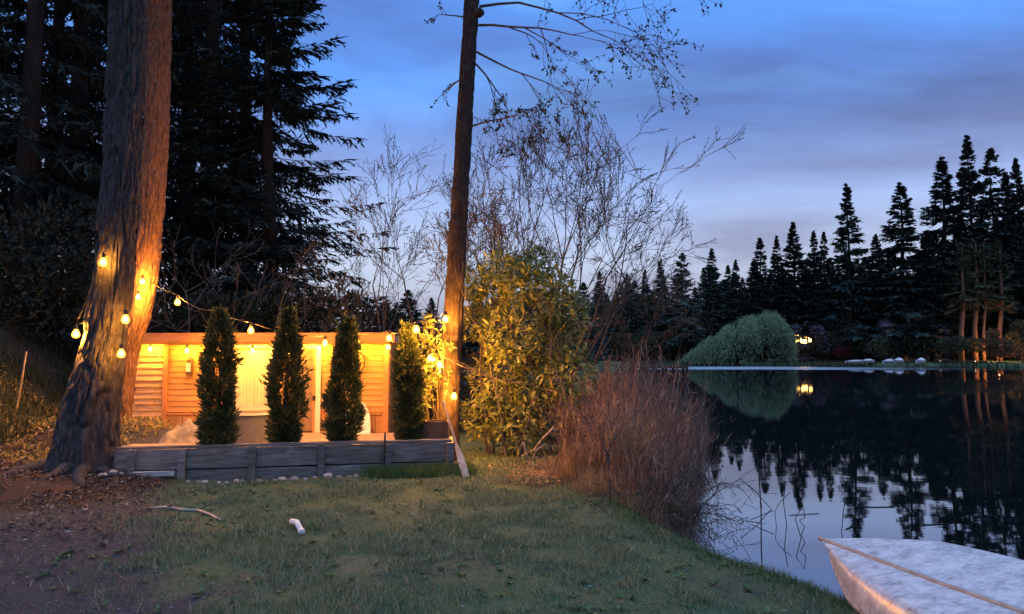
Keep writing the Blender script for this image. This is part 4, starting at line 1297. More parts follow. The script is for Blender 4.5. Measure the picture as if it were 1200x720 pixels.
# ================================================================== cypresses in the bed
def cypress(px, top, base, hw, label, seed):
    rg = np.random.default_rng(seed)
    s_ = wall_s(px); q = wallpt(s_, 0.30)
    Y = q[1]
    z0 = 0.86; H = float(at(px, top, Y)[2]) - z0; Rm = hw / F_PX * Y * 0.78
    root = thing('cypress_shrub', label, 'cypress', (q[0], q[1], z0), 'four cypresses in the bed behind the plank wall')
    G().tube([(q[0], q[1], z0 - 0.1), (q[0] + 0.01, q[1], z0 + H * 0.5), (q[0] + 0.02, q[1], z0 + H * 0.95)], [0.035, 0.022, 0.004], 7).obj('trunk', M['dark_bark'], root)
    n = 9000
    t = rg.uniform(0, 1, n) ** 1.0
    prof = np.interp(t, [0, 0.04, 0.18, 0.40, 0.62, 0.80, 0.92, 1.0], [0.66, 0.88, 1.0, 0.98, 0.86, 0.60, 0.34, 0.04])
    az = rg.uniform(0, 2 * np.pi, n)
    lump = 0.62 + 1.25 * (fbm(az * 2.2 + seed, t * 13, seed, 3) - 0.28) + 0.10 * np.sin(az * 3 + t * 21 + seed)
    gap = fbm(az * 1.9 + seed * 3, t * 11 + seed, seed + 40, 2)
    # two leaders at the top
    prof = prof * (1 + 0.14 * np.sin(t * (7 + seed % 5) + seed * 1.7))
    lean = (seed % 4 - 1.5) * 0.045
    fork = np.where(t > 0.80, (t - 0.80) * 0.35 * np.sign(np.sin(az + seed)), 0)
    rad_ = Rm * prof * lump * np.where(rg.uniform(0, 1, n) < 0.62, rg.uniform(0.80, 1.08, n), rg.uniform(0.15, 1, n) ** 0.6)
    P = np.stack([q[0] + rad_ * np.cos(az) + fork * Rm + lean * t * t * H * 0.5, q[1] + rad_ * np.sin(az), z0 + 0.02 + t * H * 0.97], 1)
    o = np.stack([np.cos(az), np.sin(az), np.zeros(n)], 1)
    D = nrm(o * rg.uniform(0.2, 0.8, (n, 1)) + np.array([0, 0, 1.0]) * rg.uniform(0.3, 1.0, (n, 1)) + rg.normal(0, 0.35, (n, 3)))
    Nn = np.stack([-np.sin(az), np.cos(az), np.zeros(n)], 1) + rg.normal(0, 0.5, (n, 3))
    kp = (gap > 0.36) | (rg.uniform(0, 1, n) < 0.3)
    ls = rg.uniform(0.045, 0.115, n) * np.where(rg.uniform(0, 1, n) < 0.03, 1.7, 1.0)
    g = G().leaves(P[kp], D[kp], Nn[kp], ls[kp], rg.uniform(0.007, 0.017, n)[kp], 0.2)
    tag(g.obj('crown', M['cypress'], root), kind='stuff')


cypress(254, 364, 523, 25, 'leftmost of the four dark cypresses behind the wall, one bulb near its top', 101)
cypress(334, 362, 520, 24, 'dark cypress between the hot tub and the screen door', 102)
cypress(403, 373, 517, 21.5, 'dark cypress hiding the spoked wheel on the shed wall', 103)
cypress(483, 381, 515, 19, 'narrow dark cypress nearest the alder, right of the shed', 104)

# ================================================================== laurel by the alder
def laurel():
    rg = np.random.default_rng(51)
    b = at(612, 520, 11.8); b[2] = hz(b[0], b[1])
    root = thing('laurel_bush', 'big lit laurel bush of glossy yellow-green leaves beside the alder', 'shrub', tuple(b))
    L = []
    for (px, py, r) in ((575, 350, 0.34), (612, 332, 0.36), (648, 345, 0.34), (600, 395, 0.42), (652, 402, 0.42), (668, 440, 0.36), (583, 442, 0.38), (632, 452, 0.44), (570, 490, 0.35), (610, 495, 0.42), (655, 490, 0.36), (628, 312, 0.26), (590, 318, 0.28), (662, 370, 0.34), (556, 330, 0.24), (556, 380, 0.28)):
        q = at(px, py, 11.75 + rg.uniform(-0.3, 0.35)); L.append((*q, r, r * 0.95, r))
    g = bush_leaves(rg, L, 4300, 0.155, 0.031, 0.5, -0.05)
    for v in bush_leaves(rg, L, 4200, 0.09, 0.018, 0.6, 0.2).v: g.add(v, np.concatenate([np.arange(len(v) // 4)[:, None] * 4 + np.array([[0, 1, 2]]), np.arange(len(v) // 4)[:, None] * 4 + np.array([[0, 2, 3]])]))
    tag(g.obj('leaves', M['laurel'], root), kind='stuff')
    S, T = [], []
    for k in range(11):
        p = b + np.array([rg.uniform(-0.75, 0.65), rg.uniform(-0.35, 0.4), -0.05])
        grow(S, T, p, np.array([rg.uniform(-0.25, 0.3), rg.uniform(-0.2, 0.2), 1]), rg.uniform(1.3, 2.1), 0.024, 2, rg, 0.2, 0.5, 0.16, 6, (2, 3), 0.5, 0.35, (0.4, 0.6))
    G().segs(S, 5).obj('stems', M['pale_twig'], root)
    # curling bare lower limbs reaching over the lawn
    for (pp) in (((640, 520), (628, 528), (620, 545), (632, 548), (648, 543)), ((612, 518), (617, 530), (622, 546), (640, 546)), ((650, 500), (635, 515), (626, 527), (610, 535))):
        q = [at(x, y, 10.6) for x, y in pp]
        G().tube(q, np.linspace(0.016, 0.007, len(q)), 6).obj('bare_limb', M['oar_wood'], root)


laurel()

# ================================================================== rowing boat, overturned
def rowboat():
    tip = np.array([2.34, 5.75])
    ax = nrm(np.array([0.16, -1.0])); pr = np.array([-ax[1], ax[0]])               # pr points to the lake side
    root = thing('rowing_boat', 'overturned white rowing boat with grimy bottom and a keel strip at the water edge', 'boat', (tip[0] + ax[0] * 1.6, tip[1] + ax[1] * 1.6, 0.45))
    n, rows, Lb = 40, 25, 3.5
    V = []
    for i in range(n):
        t = Lb * (i / (n - 1)) ** 1.5
        zk = CAM_Z - float(np.interp(t, [0, 0.55, 1.3, 2.0, 3.4], [1.405, 1.385, 1.36, 1.325, 1.32]))
        wf = 0.76 * (1 - (1 - min(1, t / 1.9)) ** 2.4) ** 0.62 + 0.010          # lake side
        wn = 0.46 * (1 - (1 - min(1, t / 2.3)) ** 2.0) ** 0.95 + 0.010          # lawn side, rolled under
        g = min(1, (t + 0.02) / 0.7) ** 0.7
        for j in range(rows):
            v = j / (rows - 1) * 2 - 1
            a_ = abs(v)
            if v >= 0:
                k = math.sin(a_ * math.pi / 2)
                x = wf * k
                z = g * (0.185 * (k ** 1.2) - 0.04 * k * k - 0.34 * max(0, a_ - 0.55) ** 1.5 * 2.2)
            else:
                k = math.sin(a_ * math.pi / 2) ** 0.95
                x = -wn * k
                z = -g * (0.075 * k ** 1.6 + 0.20 * max(0, a_ - 0.62) ** 1.4 * 3.2)
            q = tip + ax * (t + 0.16 * a_ ** 2 * max(0, 1 - t / 1.5)) + pr * x
            V.append((q[0], q[1], zk + z))
    ii = np.arange(n - 1)[:, None] * rows; jj = np.arange(rows - 1)[None]
    F = np.stack([ii + jj, ii + jj + 1, ii + rows + jj + 1, ii + rows + jj], -1).reshape(-1, 4)
    G().add(V, F).obj('hull', M['boat_white'], root, smooth=True)
    V = np.array(V).reshape(n, rows, 3)
    k = V[:, rows // 2].copy(); k[:, 2] += 0.005
    G().tube(k, np.interp(np.arange(n), [0, 3, n], [0.016, 0.014, 0.014]), 8).obj('keel_strip', M['keel'], root, smooth=True)
    for e in (0, rows - 1):
        G().tube(V[:, e], 0.018, 6).obj('gunwale', M['keel'], root, smooth=True)
    tr = V[-1]
    G().add(np.concatenate([tr, [[tr[:, 0].mean(), tr[:, 1].mean(), tr[:, 2].min()]]]), [[j, j + 1, rows] for j in range(rows - 1)]).obj('transom', M['boat_white'], root)
    # logs it rests on
    for tt, lab in ((0.9, 'short log under the bow of the overturned boat'), (2.6, 'short log under the stern of the overturned boat')):
        c = tip + ax * tt
        zt = float(np.interp(tt, [0, 0.9, 2.6, 3.4], [0.4, 0.36, 0.42, 0.42]))
        a_ = c + pr * 0.04; b_ = c + pr * 0.52
        za = hz(a_[0], a_[1]) - 0.01
        tag(G().tube([(a_[0], a_[1], za), (c[0], c[1], za + 0.005), (b_[0], b_[1], za + 0.01)], [0.10, 0.098, 0.095], 10).obj('support_log', M['dark_bark'], smooth=True), lab, 'log')


rowboat()

# ================================================================== lawn, bank grass, litter
def blades(n, xr, yr, dens, h, w, mat, name, label, seed, lean=0.45, zoff=-0.005):
    rg = np.random.default_rng(seed)
    # even in the picture rather than on the ground: more blades near the camera
    y = yr[0] * (yr[1] / yr[0]) ** rg.uniform(0, 1, n)
    x = xr[0] + (xr[1] - xr[0]) * rg.uniform(0, 1, n)
    k = rg.uniform(0, 1, n) < dens(x, y)
    k &= (np.abs(x) < y * 0.74 + 0.6)
    x, y = x[k], y[k]
    z = height(x, y)
    k = z > 0.06
    x, y, z = x[k], y[k], z[k]
    m = len(x)
    hh = h(x, y, rg) ; ww = w * rg.uniform(0.6, 1.3, m) * (0.6 + y / 9)
    a = rg.uniform(0, 2 * np.pi, m); ln = rg.uniform(0, lean, m) * hh * 1.2
    b = rg.uniform(0, 2 * np.pi, m)
    P = np.stack([x, y, z + zoff], 1)
    S = np.stack([np.cos(a), np.sin(a), 0 * a], 1) * ww[:, None]
    O = np.stack([np.cos(b) * ln, np.sin(b) * ln, hh], 1)
    V = np.stack([P - S, P + S, P + O * 0.55 + S * 0.6 + np.array([0, 0, 1.0]) * (hh * 0.08)[:, None], P + O * 0.55 - S * 0.6 + np.array([0, 0, 1.0]) * (hh * 0.08)[:, None], P + O], 1).reshape(-1, 3)
    i = np.arange(m)[:, None] * 5
    g = G().add(V, i + np.array([[0, 1, 2, 3]]))
    g.f[3].append(i + np.array([[3, 2, 4]]))
    o = g.obj(name, mat, origin=(0, 6, 0.4))
    return tag(o, label, None, None, 'stuff')


def in_bed(x, y):
    q = np.stack([x, y], -1) - WL
    s_ = q @ wdir; b_ = q @ wnor
    return (s_ > -0.1) & (s_ < WLEN + 0.05) & (b_ > -0.05) & (b_ < 0.8)


def lawn_d(x, y):
    c = cover(x, y)
    clump = fbm(x * 2.6, y * 2.6, 91)
    d = c[:, 0] * (0.50 + 0.5 * sst(0.36, 0.56, clump)) * (1 - 0.75 * c[:, 2]) * (1 - 0.9 * c[:, 1])
    q = np.stack([x, y], -1) - WL
    d = np.where((q @ wnor > -0.03) & (x < -0.75), 0, d)
    return np.clip(d + 0.05, 0, 1) * np.where((q @ wnor > -0.03) & (x < -0.75), 0, 1)


blades(330000, (-6, 5), (3.9, 12.5), lawn_d, lambda x, y, r: (0.008 + 0.046 * sst(0.35, 0.7, fbm(x * 2.6, y * 2.6, 91)) + 0.018 * (fbm(x * 9, y * 9, 93) > 0.55)) * r.uniform(0.6, 1.35, len(x)), 0.0023, M['grass'], 'lawn_grass', 'short patchy lawn grass in front of the plank wall', 201, 1.0)


def bank_d(x, y):
    d = lake_sd(x, y)
    return np.where((d > -0.1) & (d < 1.0) & (y < 9), sst(1.0, 0.2, d), 0)


blades(110000, (0.8, 3.8), (4.2, 9), bank_d, lambda x, y, r: r.uniform(0.03, 0.10, len(x)), 0.0022, M['bank_grass'], 'bank_grass', 'longer green grass fringing the lake bank', 202, 0.7)
# lush tuft at the lake end of the wall
def tuft_d(x, y):
    q = np.stack([x, y], -1) - WL
    s_ = q @ wdir; b_ = q @ wnor
    return np.where((b_ < -0.02) & (b_ > -0.45) & (s_ > wall_s(415)) & (s_ < WLEN + 0.25), sst(-0.45, -0.05, b_) * sst(wall_s(415), wall_s(480), s_), 0)


blades(60000, (-2.4, -0.4), (9.2, 10.4), tuft_d, lambda x, y, r: r.uniform(0.06, 0.19, len(x)), 0.0022, M['bank_grass'], 'wall_grass', 'dark uncut grass growing along the right end of the wall', 203, 0.5)


def litter(n, xr, yr, dens, size, mat, name, label, seed):
    rg = np.random.default_rng(seed)
    x = rg.uniform(*xr, n); y = rg.uniform(*yr, n)
    k = rg.uniform(0, 1, n) < dens(x, y)
    x, y = x[k], y[k]
    m = len(x)
    P = np.stack([x, y, height(x, y) + rg.uniform(0.004, 0.02, m)], 1)
    D = nrm(np.concatenate([rg.normal(0, 1, (m, 2)), rg.normal(0.1, 0.25, (m, 1))], 1))
    Nn = rg.normal(0, 0.35, (m, 3)) + np.array([0, 0, 1.0])
    g = G().leaves(P, D, Nn, size * rg.uniform(0.4, 1.3, m), size * 0.22 * rg.uniform(0.5, 1.3, m), 0.3)
    return tag(g.obj(name, mat), label, None, None, 'stuff')


litter(30000, (-9.5, -1.5), (6.0, 11.5), lambda x, y: np.clip(cover(x, y)[:, 1] + 0.25 * (1 - cover(x, y)[:, 0]), 0, 1) * (~in_bed(x, y)) * (fbm(x * 2, y * 2, 77) > 0.42), 0.065, M['litter'], 'leaf_litter', 'brown fallen leaves and bark scattered round the big fir', 211)
litter(26000, (-5.5, 2.6), (4.0, 9.6), lambda x, y: (0.15 + 0.55 * (fbm(x * 1.9, y * 1.9, 78) > 0.5)) * (1.25 - cover(x, y)[:, 0]), 0.030, M['litter'], 'lawn_debris', 'small dead leaves and crumbs strewn on the lawn', 212)
litter(6500, (-0.6, 2.0), (9.2, 11.2), lambda x, y: sst(1.2, 0.3, np.hypot(x - 0.7, y - 10.3)), 0.06, M['straw'], 'dead_leaves', 'pale dead leaves lying under the laurel and reeds', 213)


def weeds():
    rg = np.random.default_rng(221)
    n = 22000
    x = rg.uniform(-12.5, -5.4, n); y = rg.uniform(9.6, 15.0, n)
    k = (rg.uniform(0, 1, n) < 0.25 + 0.75 * (fbm(x * 1.4, y * 1.4, 55) > 0.48)) & (x < np.interp(y, [9.5, 12, 13.4, 14, 15], [-6.0, -5.7, -6.0, -7.8, -8.2]))
    x, y = x[k], y[k]; m = len(x)
    P = np.stack([x, y, height(x, y) + rg.uniform(0, 0.10, m)], 1)
    D = nrm(rg.normal(0, 0.7, (m, 3)) + np.array([0, -0.15, 0.55]))
    g = G().leaves(P, D, rg.normal(0, 0.6, (m, 3)) + np.array([0, -0.4, 0.8]), rg.uniform(0.05, 0.15, m), rg.uniform(0.010, 0.026, m), 0.3)
    tag(g.obj('slope_weeds', M['weed']), 'low weeds and ivy catching warm light on the left slope', None, None, 'stuff')


weeds()
blades(60000, (-15, -6.5), (10.5, 19), lambda x, y: np.where(x < np.interp(y, [10, 14, 15, 19], [-7.0, -8.0, -8.6, -10]), 0.3 + 0.7 * (fbm(x, y, 58) > 0.45), 0), lambda x, y, r: r.uniform(0.08, 0.30, len(x)), 0.0035, M['dark_grass'], 'slope_grass', 'rough dark grass on the upper left slope', 222, 0.8)

# ================================================================== reeds and brambles at the lake edge
def reeds():
    rg = np.random.default_rng(231)
    n = 8000
    Y = rg.uniform(8.3, 17.5, n)
    lo = np.interp(Y, [8.3, 9, 10.5, 12, 17.5], [1.30, 0.95, 0.62, 0.85, 2.1]); hi = np.interp(Y, [8.3, 9, 10.5, 12, 17.5], [1.95, 2.15, 2.55, 2.95, 4.6])
    X = lo + (hi - lo) * rg.uniform(0, 1, n)
    dn = fbm(X * 2.6, Y * 2.6, 64)
    k = rg.uniform(0, 1, n) < 0.10 + 0.85 * sst(0.42, 0.60, dn)
    X, Y, lo, hi, dn = X[k], Y[k], lo[k], hi[k], dn[k]
    m = len(X)
    z = np.maximum(height(X, Y), -0.1)
    edge = np.minimum(1, np.minimum(X - lo + 0.12, hi - X + 0.15) / 0.5)
    h = (0.80 + 0.65 * edge) * rg.choice([0.55, 0.8, 1.0, 1.12], m) * rg.uniform(0.8, 1.1, m) * np.interp(Y, [8.3, 9.5, 12], [0.62, 0.95, 1.15])
    h *= (0.42 + 0.75 * dn)
    h *= np.where(rg.uniform(0, 1, m) < 0.06, 1.38, 1.0) * (0.80 + 0.45 * vnoise(X * 1.3, Y * 1.3, 88))
    a = rg.uniform(0, 2 * np.pi, m)
    ln = rg.uniform(0.02, 0.24, m) * h
    bend = np.where(rg.uniform(0, 1, m) < 0.22, rg.uniform(0.3, 0.9, m), rg.uniform(0, 0.2, m))
    dr = np.stack([np.cos(a), np.sin(a), 0 * a], 1)
    w = rg.choice([0.0022, 0.003, 0.0045, 0.008], m, p=[0.35, 0.35, 0.2, 0.1]) * rg.uniform(0.8, 1.2, m)
    sd = np.stack([-np.sin(a + 1.0), np.cos(a + 1.0), 0 * a], 1)
    P0 = np.stack([X, Y, z - 0.02], 1)
    pts = []
    for t in (0, 0.4, 0.75, 1.0):
        q = P0 + dr * (ln * t + bend * h * 0.55 * t ** 3)[:, None]
        q[:, 2] += h * (t - bend * 0.45 * t ** 4)
        pts.append((q, w * (1 - 0.75 * t)))
    V = np.stack([x for q, ww in pts for x in (q - sd * ww[:, None], q + sd * ww[:, None])], 1)
    i = np.arange(m)[:, None] * 8
    F = np.concatenate([i + np.array([[2 * j, 2 * j + 1, 2 * j + 3, 2 * j + 2]]) for j in range(3)])
    g = G().add(V.reshape(-1, 3), F)
    # side twigs and dry leaves on the stems
    k = rg.uniform(0, 1, m) < 0.75
    q = pts[2][0][k]; mm = len(q)
    for r_ in range(3):
        tt = rg.uniform(0.2, 1.0, (mm, 1))
        base = P0[k] * (1 - tt) + pts[3][0][k] * tt
        D = nrm(rg.normal(0, 0.45, (mm, 3)) + np.array([0, 0, 0.9]))
        g.leaves(base, D, rg.normal(0, 1, (mm, 3)), rg.uniform(0.08, 0.26, mm), rg.uniform(0.002, 0.006, mm), 0.2, 0.5)
    tag(g.obj('reed_bed', M['reed']), 'rusty brown winter reeds crowding the lake edge', None, None, 'stuff')
    # a paler drooping sheaf in front
    rg = np.random.default_rng(232)
    g = G()
    n = 900
    c = np.array([1.35, 9.0])
    for (cx, cyy, nn, hh) in ((1.45, 9.2, 420, 1.25), (0.95, 9.6, 380, 0.62), (1.85, 8.4, 280, 0.65)):
        a = rg.uniform(0, 2 * np.pi, nn); r0 = rg.uniform(0, 0.22, nn)
        X = cx + r0 * np.cos(a); Y = cyy + r0 * np.sin(a)
        Z = np.maximum(height(X, Y), 0)
        h = hh * rg.uniform(0.5, 1.1, nn); sp = rg.uniform(0.1, 0.45, nn) * h
        sdv = np.stack([-np.sin(a), np.cos(a), 0 * a], 1) * rg.uniform(0.003, 0.006, nn)[:, None]
        pts = []
        for t in (0, 0.35, 0.7, 1.0):
            q = np.stack([X + np.cos(a) * sp * t ** 1.6, Y + np.sin(a) * sp * t ** 1.6, Z + h * (t * 1.25 - 0.45 * t ** 3)], 1)
            pts += [q - sdv * (1 - 0.8 * t), q + sdv * (1 - 0.8 * t)]
        i = np.arange(nn)[:, None] * 8
        g.add(np.stack(pts, 1).reshape(-1, 3), np.concatenate([i + np.array([[2 * j, 2 * j + 1, 2 * j + 3, 2 * j + 2]]) for j in range(3)]))
    tag(g.obj('dry_grass', M['straw']), 'pale drooping dry grass in front of the brown reeds', None, None, 'stuff')


reeds()


blades(26000, (0.3, 2.3), (7.9, 10.6), lambda x, y: np.where(x > np.interp(y, [7.9, 8.5, 9, 10.5], [1.35, 1.0, 0.7, 0.4]), 0.45, 0) * (fbm(x * 3, y * 3, 71) > 0.45), lambda x, y, r: r.uniform(0.05, 0.34, len(x)), 0.0024, M['straw'], 'reed_edge_grass', 'straggling dry grass where the lawn meets the reeds', 233, 0.8)


def bramble():
    rg = np.random.default_rng(241)
    b = np.array([1.95, 8.2, 0.1])
    root = thing('bramble', 'tangle of thin bare stems leaning over the water from the reeds', 'bramble', tuple(b))
    S, T = [], []
    for i in range(20):
        p = b + np.array([rg.uniform(-0.45, 0.12), rg.uniform(-0.45, 1.6), rg.uniform(-0.05, 0.2)])
        d = np.array([rg.uniform(0.1, 1.0), rg.uniform(-0.5, 0.3), rg.uniform(0.25, 0.9)])
        grow(S, T, p, d, rg.uniform(0.35, 0.75), 0.0055, 2, rg, -0.2, 0.6, 0.2, 5, (1, 3), 0.5, 0.2, (0.4, 0.7), np.array([0, 0, -0.05]))
    tag(G().segs(S, 3).obj('stems', M['twig'], root), kind='stuff')
    T = np.array(T); T = T[rg.uniform(0, 1, len(T)) < 0.3]
    tag(G().leaves(T[:, :3], T[:, 3:] + rg.normal(0, 0.6, (len(T), 3)), rg.normal(0, 1, (len(T), 3)), 0.03, 0.008).obj('dry_leaves', M['litter'], root), kind='stuff')
    # brush under it at the water
    root = thing('bramble', 'dark low brush heap at the foot of the reeds on the bank', 'bramble', (1.55, 8.0, 0.3))
    S, T = [], []
    for i in range(46):
        p = np.array([rg.uniform(1.15, 1.95), rg.uniform(7.8, 8.7), 0.22])
        grow(S, T, p, np.array([rg.uniform(-0.6, 0.8), rg.uniform(-0.7, 0.3), rg.uniform(0.3, 1.2)]), rg.uniform(0.3, 0.6), 0.005, 2, rg, -0.3, 0.7, 0.2, 5, (1, 3), 0.5, 0.2, (0.4, 0.7), np.array([0, 0, -0.07]))
    tag(G().segs(S, 3).obj('stems', M['twig'], root), kind='stuff')
    # small leafless sapling before the reeds
    q = at(715, 592, 8.35); q[2] = hz(q[0], q[1])
    root = thing('sapling', 'thin dark sapling with rusty twigs standing before the reeds', 'sapling', tuple(q))
    S, T = [], []
    grow(S, T, q, np.array([0.02, 0, 1]), 0.55, 0.011, 0, rg, 0.2, 0.3, 0.05, 5)
    top = np.array(S[-1][3:6])
    S2 = []
    for k in range(9):
        grow(S2, T, top - np.array([0, 0, rg.uniform(0, 0.15)]), np.array([rg.normal(0, 0.5), rg.normal(0, 0.5), 1.0]), rg.uniform(0.3, 0.55), 0.005, 1, rg, 0.3, 0.5, 0.15, 5, (2, 4), 0.5, 0.2, (0.4, 0.7))
    G().segs(S, 6).obj('stem', M['twig'], root)
    tag(G().segs(S2, 3).obj('twigs', M['twig'], root), kind='stuff')


bramble()

# dead reed stalks standing in the water, each its own
stalks = [([(892, 637), (892, 600), (889, 548)], 'tall straight reed stalk standing in the water left of the boat', 0.007),
          ([(939, 627), (932, 608), (941, 592), (943, 607), (937, 610), (943, 618), (939, 627)], 'reed stalk bent into a kite shape in the water', 0.005),
          ([(905, 594), (886, 577), (868, 562)], 'reed stalk bent down towards the brambles', 0.005),
          ([(906, 594), (880, 609)], 'short slanting reed stalk beside the tall straight one', 0.005),
          ([(922, 612), (918, 588), (921, 564)], 'slightly kinked upright reed stalk in open water', 0.005),
          ([(910, 613), (908, 600), (913, 590), (926, 577)], 'leaning thin reed stalk with a bent foot', 0.004),
          ([(986, 620), (988, 602), (990, 588)], 'thin reed stalk just above the bow of the boat', 0.005),
          ([(991, 617), (1003, 612), (1010, 616)], 'broken reed stalk lying behind the bow of the boat', 0.006),
          ([(1010, 592), (1048, 591.5)], 'straight reed stalk floating flat behind the boat', 0.006),
          ([(925, 601), (960, 599)], 'faint reed stalk floating flat in open water', 0.004),
          ([(1080, 612), (1112, 611)], 'floating reed stalk behind the middle of the boat', 0.006)]
for pts, lab, r in stalks:
    py0 = max(p[1] for p in pts)
    Y = F_PX * CAM_Z / (py0 - 415)
    flat = max(p[1] for p in pts) - min(p[1] for p in pts) < 6
    if flat:
        q = [at(px, py, F_PX * CAM_Z / (py - 415)) for px, py in pts]
        for v in q: v[2] = 0.006
    else:
        q = [at(px, py, Y + 0.03 * k) for k, (px, py) in enumerate(pts)]
        q[0][2] -= 0.05
    tag(G().tube(q, r, 5).obj('reed_stalk', M['dark_bark']), lab, 'reed stalk', 'dead reed stalks in the water')

# ================================================================== bare shrubs and dark wood behind the shed
def bare_tree(label, base, stems, seed, mat, leafp, lm, name='bare_tree', depth=4, r0=0.035, spread=0.5, lsize=0.045, kids=(2, 4)):
    rg = np.random.default_rng(seed)
    root = thing(name, label, 'tree', tuple(base))
    for (dx, dy, d, ln) in stems:
        S, T = [], []
        p = np.array(base) + np.array([dx, dy, -0.1])
        grow(S, T, p, np.array(d, float), ln, r0 * (ln / 3.5), depth, rg, 0.22, spread, 0.13, 7, kids, 0.42, 0.30, (0.40, 0.62))
        G().segs(S, 4).obj('stem', mat, root)
        if leafp:
            T = np.array(T); T = T[rg.uniform(0, 1, len(T)) < leafp]
            D = nrm(T[:, 3:] + rg.normal(0, 0.6, (len(T), 3)))
            tag(G().leaves(T[:, :3], D, rg.normal(0, 1, (len(T), 3)), lsize * rg.uniform(0.5, 1.3, len(T)), lsize * 0.3, 0.3).obj('buds', lm, root), kind='stuff')


RMIN[0] = 0.0038
b = at(632, 520, 13.4); b[2] = hz(b[0], b[1])
bare_tree('wide fan of bare budding branches rising behind the laurel', b,
          [(0.0, 0, (0.44, 0.1, 1), 3.3), (0.2, 0.2, (0.54, 0.0, 1), 2.8), (-0.2, 0.1, (0.22, 0.1, 1), 3.5), (-0.4, 0.3, (0.02, 0.0, 1), 3.4), (0.3, -0.1, (0.66, 0.1, 0.95), 2.1), (0.1, 0.3, (0.34, -0.1, 1), 3.5), (-0.5, 0.2, (-0.15, 0.1, 1), 2.8), (-0.1, 0.4, (0.12, -0.1, 1), 3.4), (0.25, 0.0, (0.50, 0.1, 1), 2.5), (-0.6, 0.5, (0.08, 0, 1), 3.0), (-0.3, 0.6, (0.27, 0.05, 1), 3.2), (-0.7, 0.3, (-0.05, 0.05, 1), 2.6)],
          301, M['twig'], 0.30, M['bud_leaf'], r0=0.040, kids=(3, 5), spread=0.38)
b = at(482, 460, 16.5); b[2] = hz(b[0], b[1])
bare_tree('slender bare branches with small buds right of the dark spruce', b,
          [(-0.6, 0, (-0.18, 0.0, 1), 2.9), (0.0, 0.4, (0.05, 0.1, 1), 3.5), (0.5, 0.1, (0.18, 0.0, 1), 3.0), (-1.0, 0.3, (-0.25, 0.1, 1), 2.2), (0.9, 0.2, (0.25, 0.1, 1), 2.4), (0.3, 0.5, (0.10, 0.1, 1), 3.2), (-0.3, 0.2, (-0.08, 0.0, 1), 3.3), (1.3, 0.3, (0.15, 0.1, 1), 2.6)],
          302, M['twig'], 0.40, M['bud_leaf'], r0=0.036, kids=(3, 4), spread=0.38)
b = at(285, 440, 17.6); b[2] = hz(b[0], b[1])
bare_tree('pale bare thicket above the shed roof before the dark spruce', b,
          [(-1.0, 0, (-0.35, 0, 1), 2.3), (-0.3, 0.3, (-0.12, 0, 1), 2.8), (0.3, 0.1, (0.30, 0, 1), 2.6), (0.9, 0.2, (0.45, 0.1, 1), 2.2), (-1.6, 0.2, (-0.1, 0, 1), 2.4)],
          303, M['pale_twig'], 0, None, r0=0.028, depth=3)
b = at(206, 440, 17.0); b[2] = hz(b[0], b[1])
bare_tree('few thin bare stems beside the reddish fir, over the roof corner', b,
          [(0, 0, (0.12, 0, 1), 3.2), (0.3, 0.1, (0.42, 0, 1), 2.4)], 304, M['pale_twig'], 0, None, r0=0.024, depth=3)

RMIN[0] = 0.003
NEAR = []
for k, (H, R, cb, nb, sub, gp) in enumerate(((24, 4.2, 1.5, 200, 3, 0.10), (24, 3.7, 3.0, 170, 3, 0.2), (24, 4.8, 0.6, 300, 3, 0.0))):
    NEAR.append(conifer(400 + k, H, R, cb, nb, 28, 0.85, 0.060, sub, -0.38, 0.45, 0.75, gp))
near_root = []
spots = [(2, 312, 24.0, 17.2, 1.0, 'broad dark spruce right above the shed, its drooping boughs against the sky'),
         (0, 20, 21.0, 25, 0.95, 'tall dark conifer at the far left edge, sky flecks in its crown'),
         (1, 92, 26.0, 27, 1.05, 'tall dark conifer directly left of the massive fir'),
         (0, 150, 31.0, 29, 1.1, 'tall dark conifer hidden behind the massive fir trunk'),
         (1, 232, 25.0, 26, 1.05, 'tall dark conifer directly right of the reddish fir'),
         (0, 283, 31.0, 27, 1.0, 'tall dark conifer just behind the broad spruce, on its left'),
         (2, -60, 24.0, 22, 1.0, 'dark conifer cut off by the left edge of the view'),
         (2, 215, 36.0, 32, 1.1, 'distant dark conifer filling the gap right of the reddish fir'),
         (1, 50, 34.0, 30, 1.2, 'distant dark conifer seen between the leftmost two')]
for i, (v, px, Y, H, wsc, lab) in enumerate(spots):
    p = at(px, 415, Y); p[2] = hz(p[0], p[1]) - 0.2
    tr, cr = NEAR[v]
    fresh = v not in [q[0] for q in near_root]
    sc_ = (wsc * (H / 24) ** 0.35, wsc * (H / 24) ** 0.35, H / 24)
    if fresh:
        root = thing('conifer_tree', lab, 'tree', (0, 0, 0), 'dark wood behind the shed')
        tr.obj('trunk', M['dark_bark'], root); cr.obj('crown', M['needles'], root)
        near_root.append((v, root))
        root.location = p; root.scale = sc_; root.rotation_euler = (0, 0, i * 1.3)
    else:
        r0_ = [q[1] for q in near_root if q[0] == v][0]
        dup(r0_, p, i * 1.7, sc_, lab, 'dark wood behind the shed')


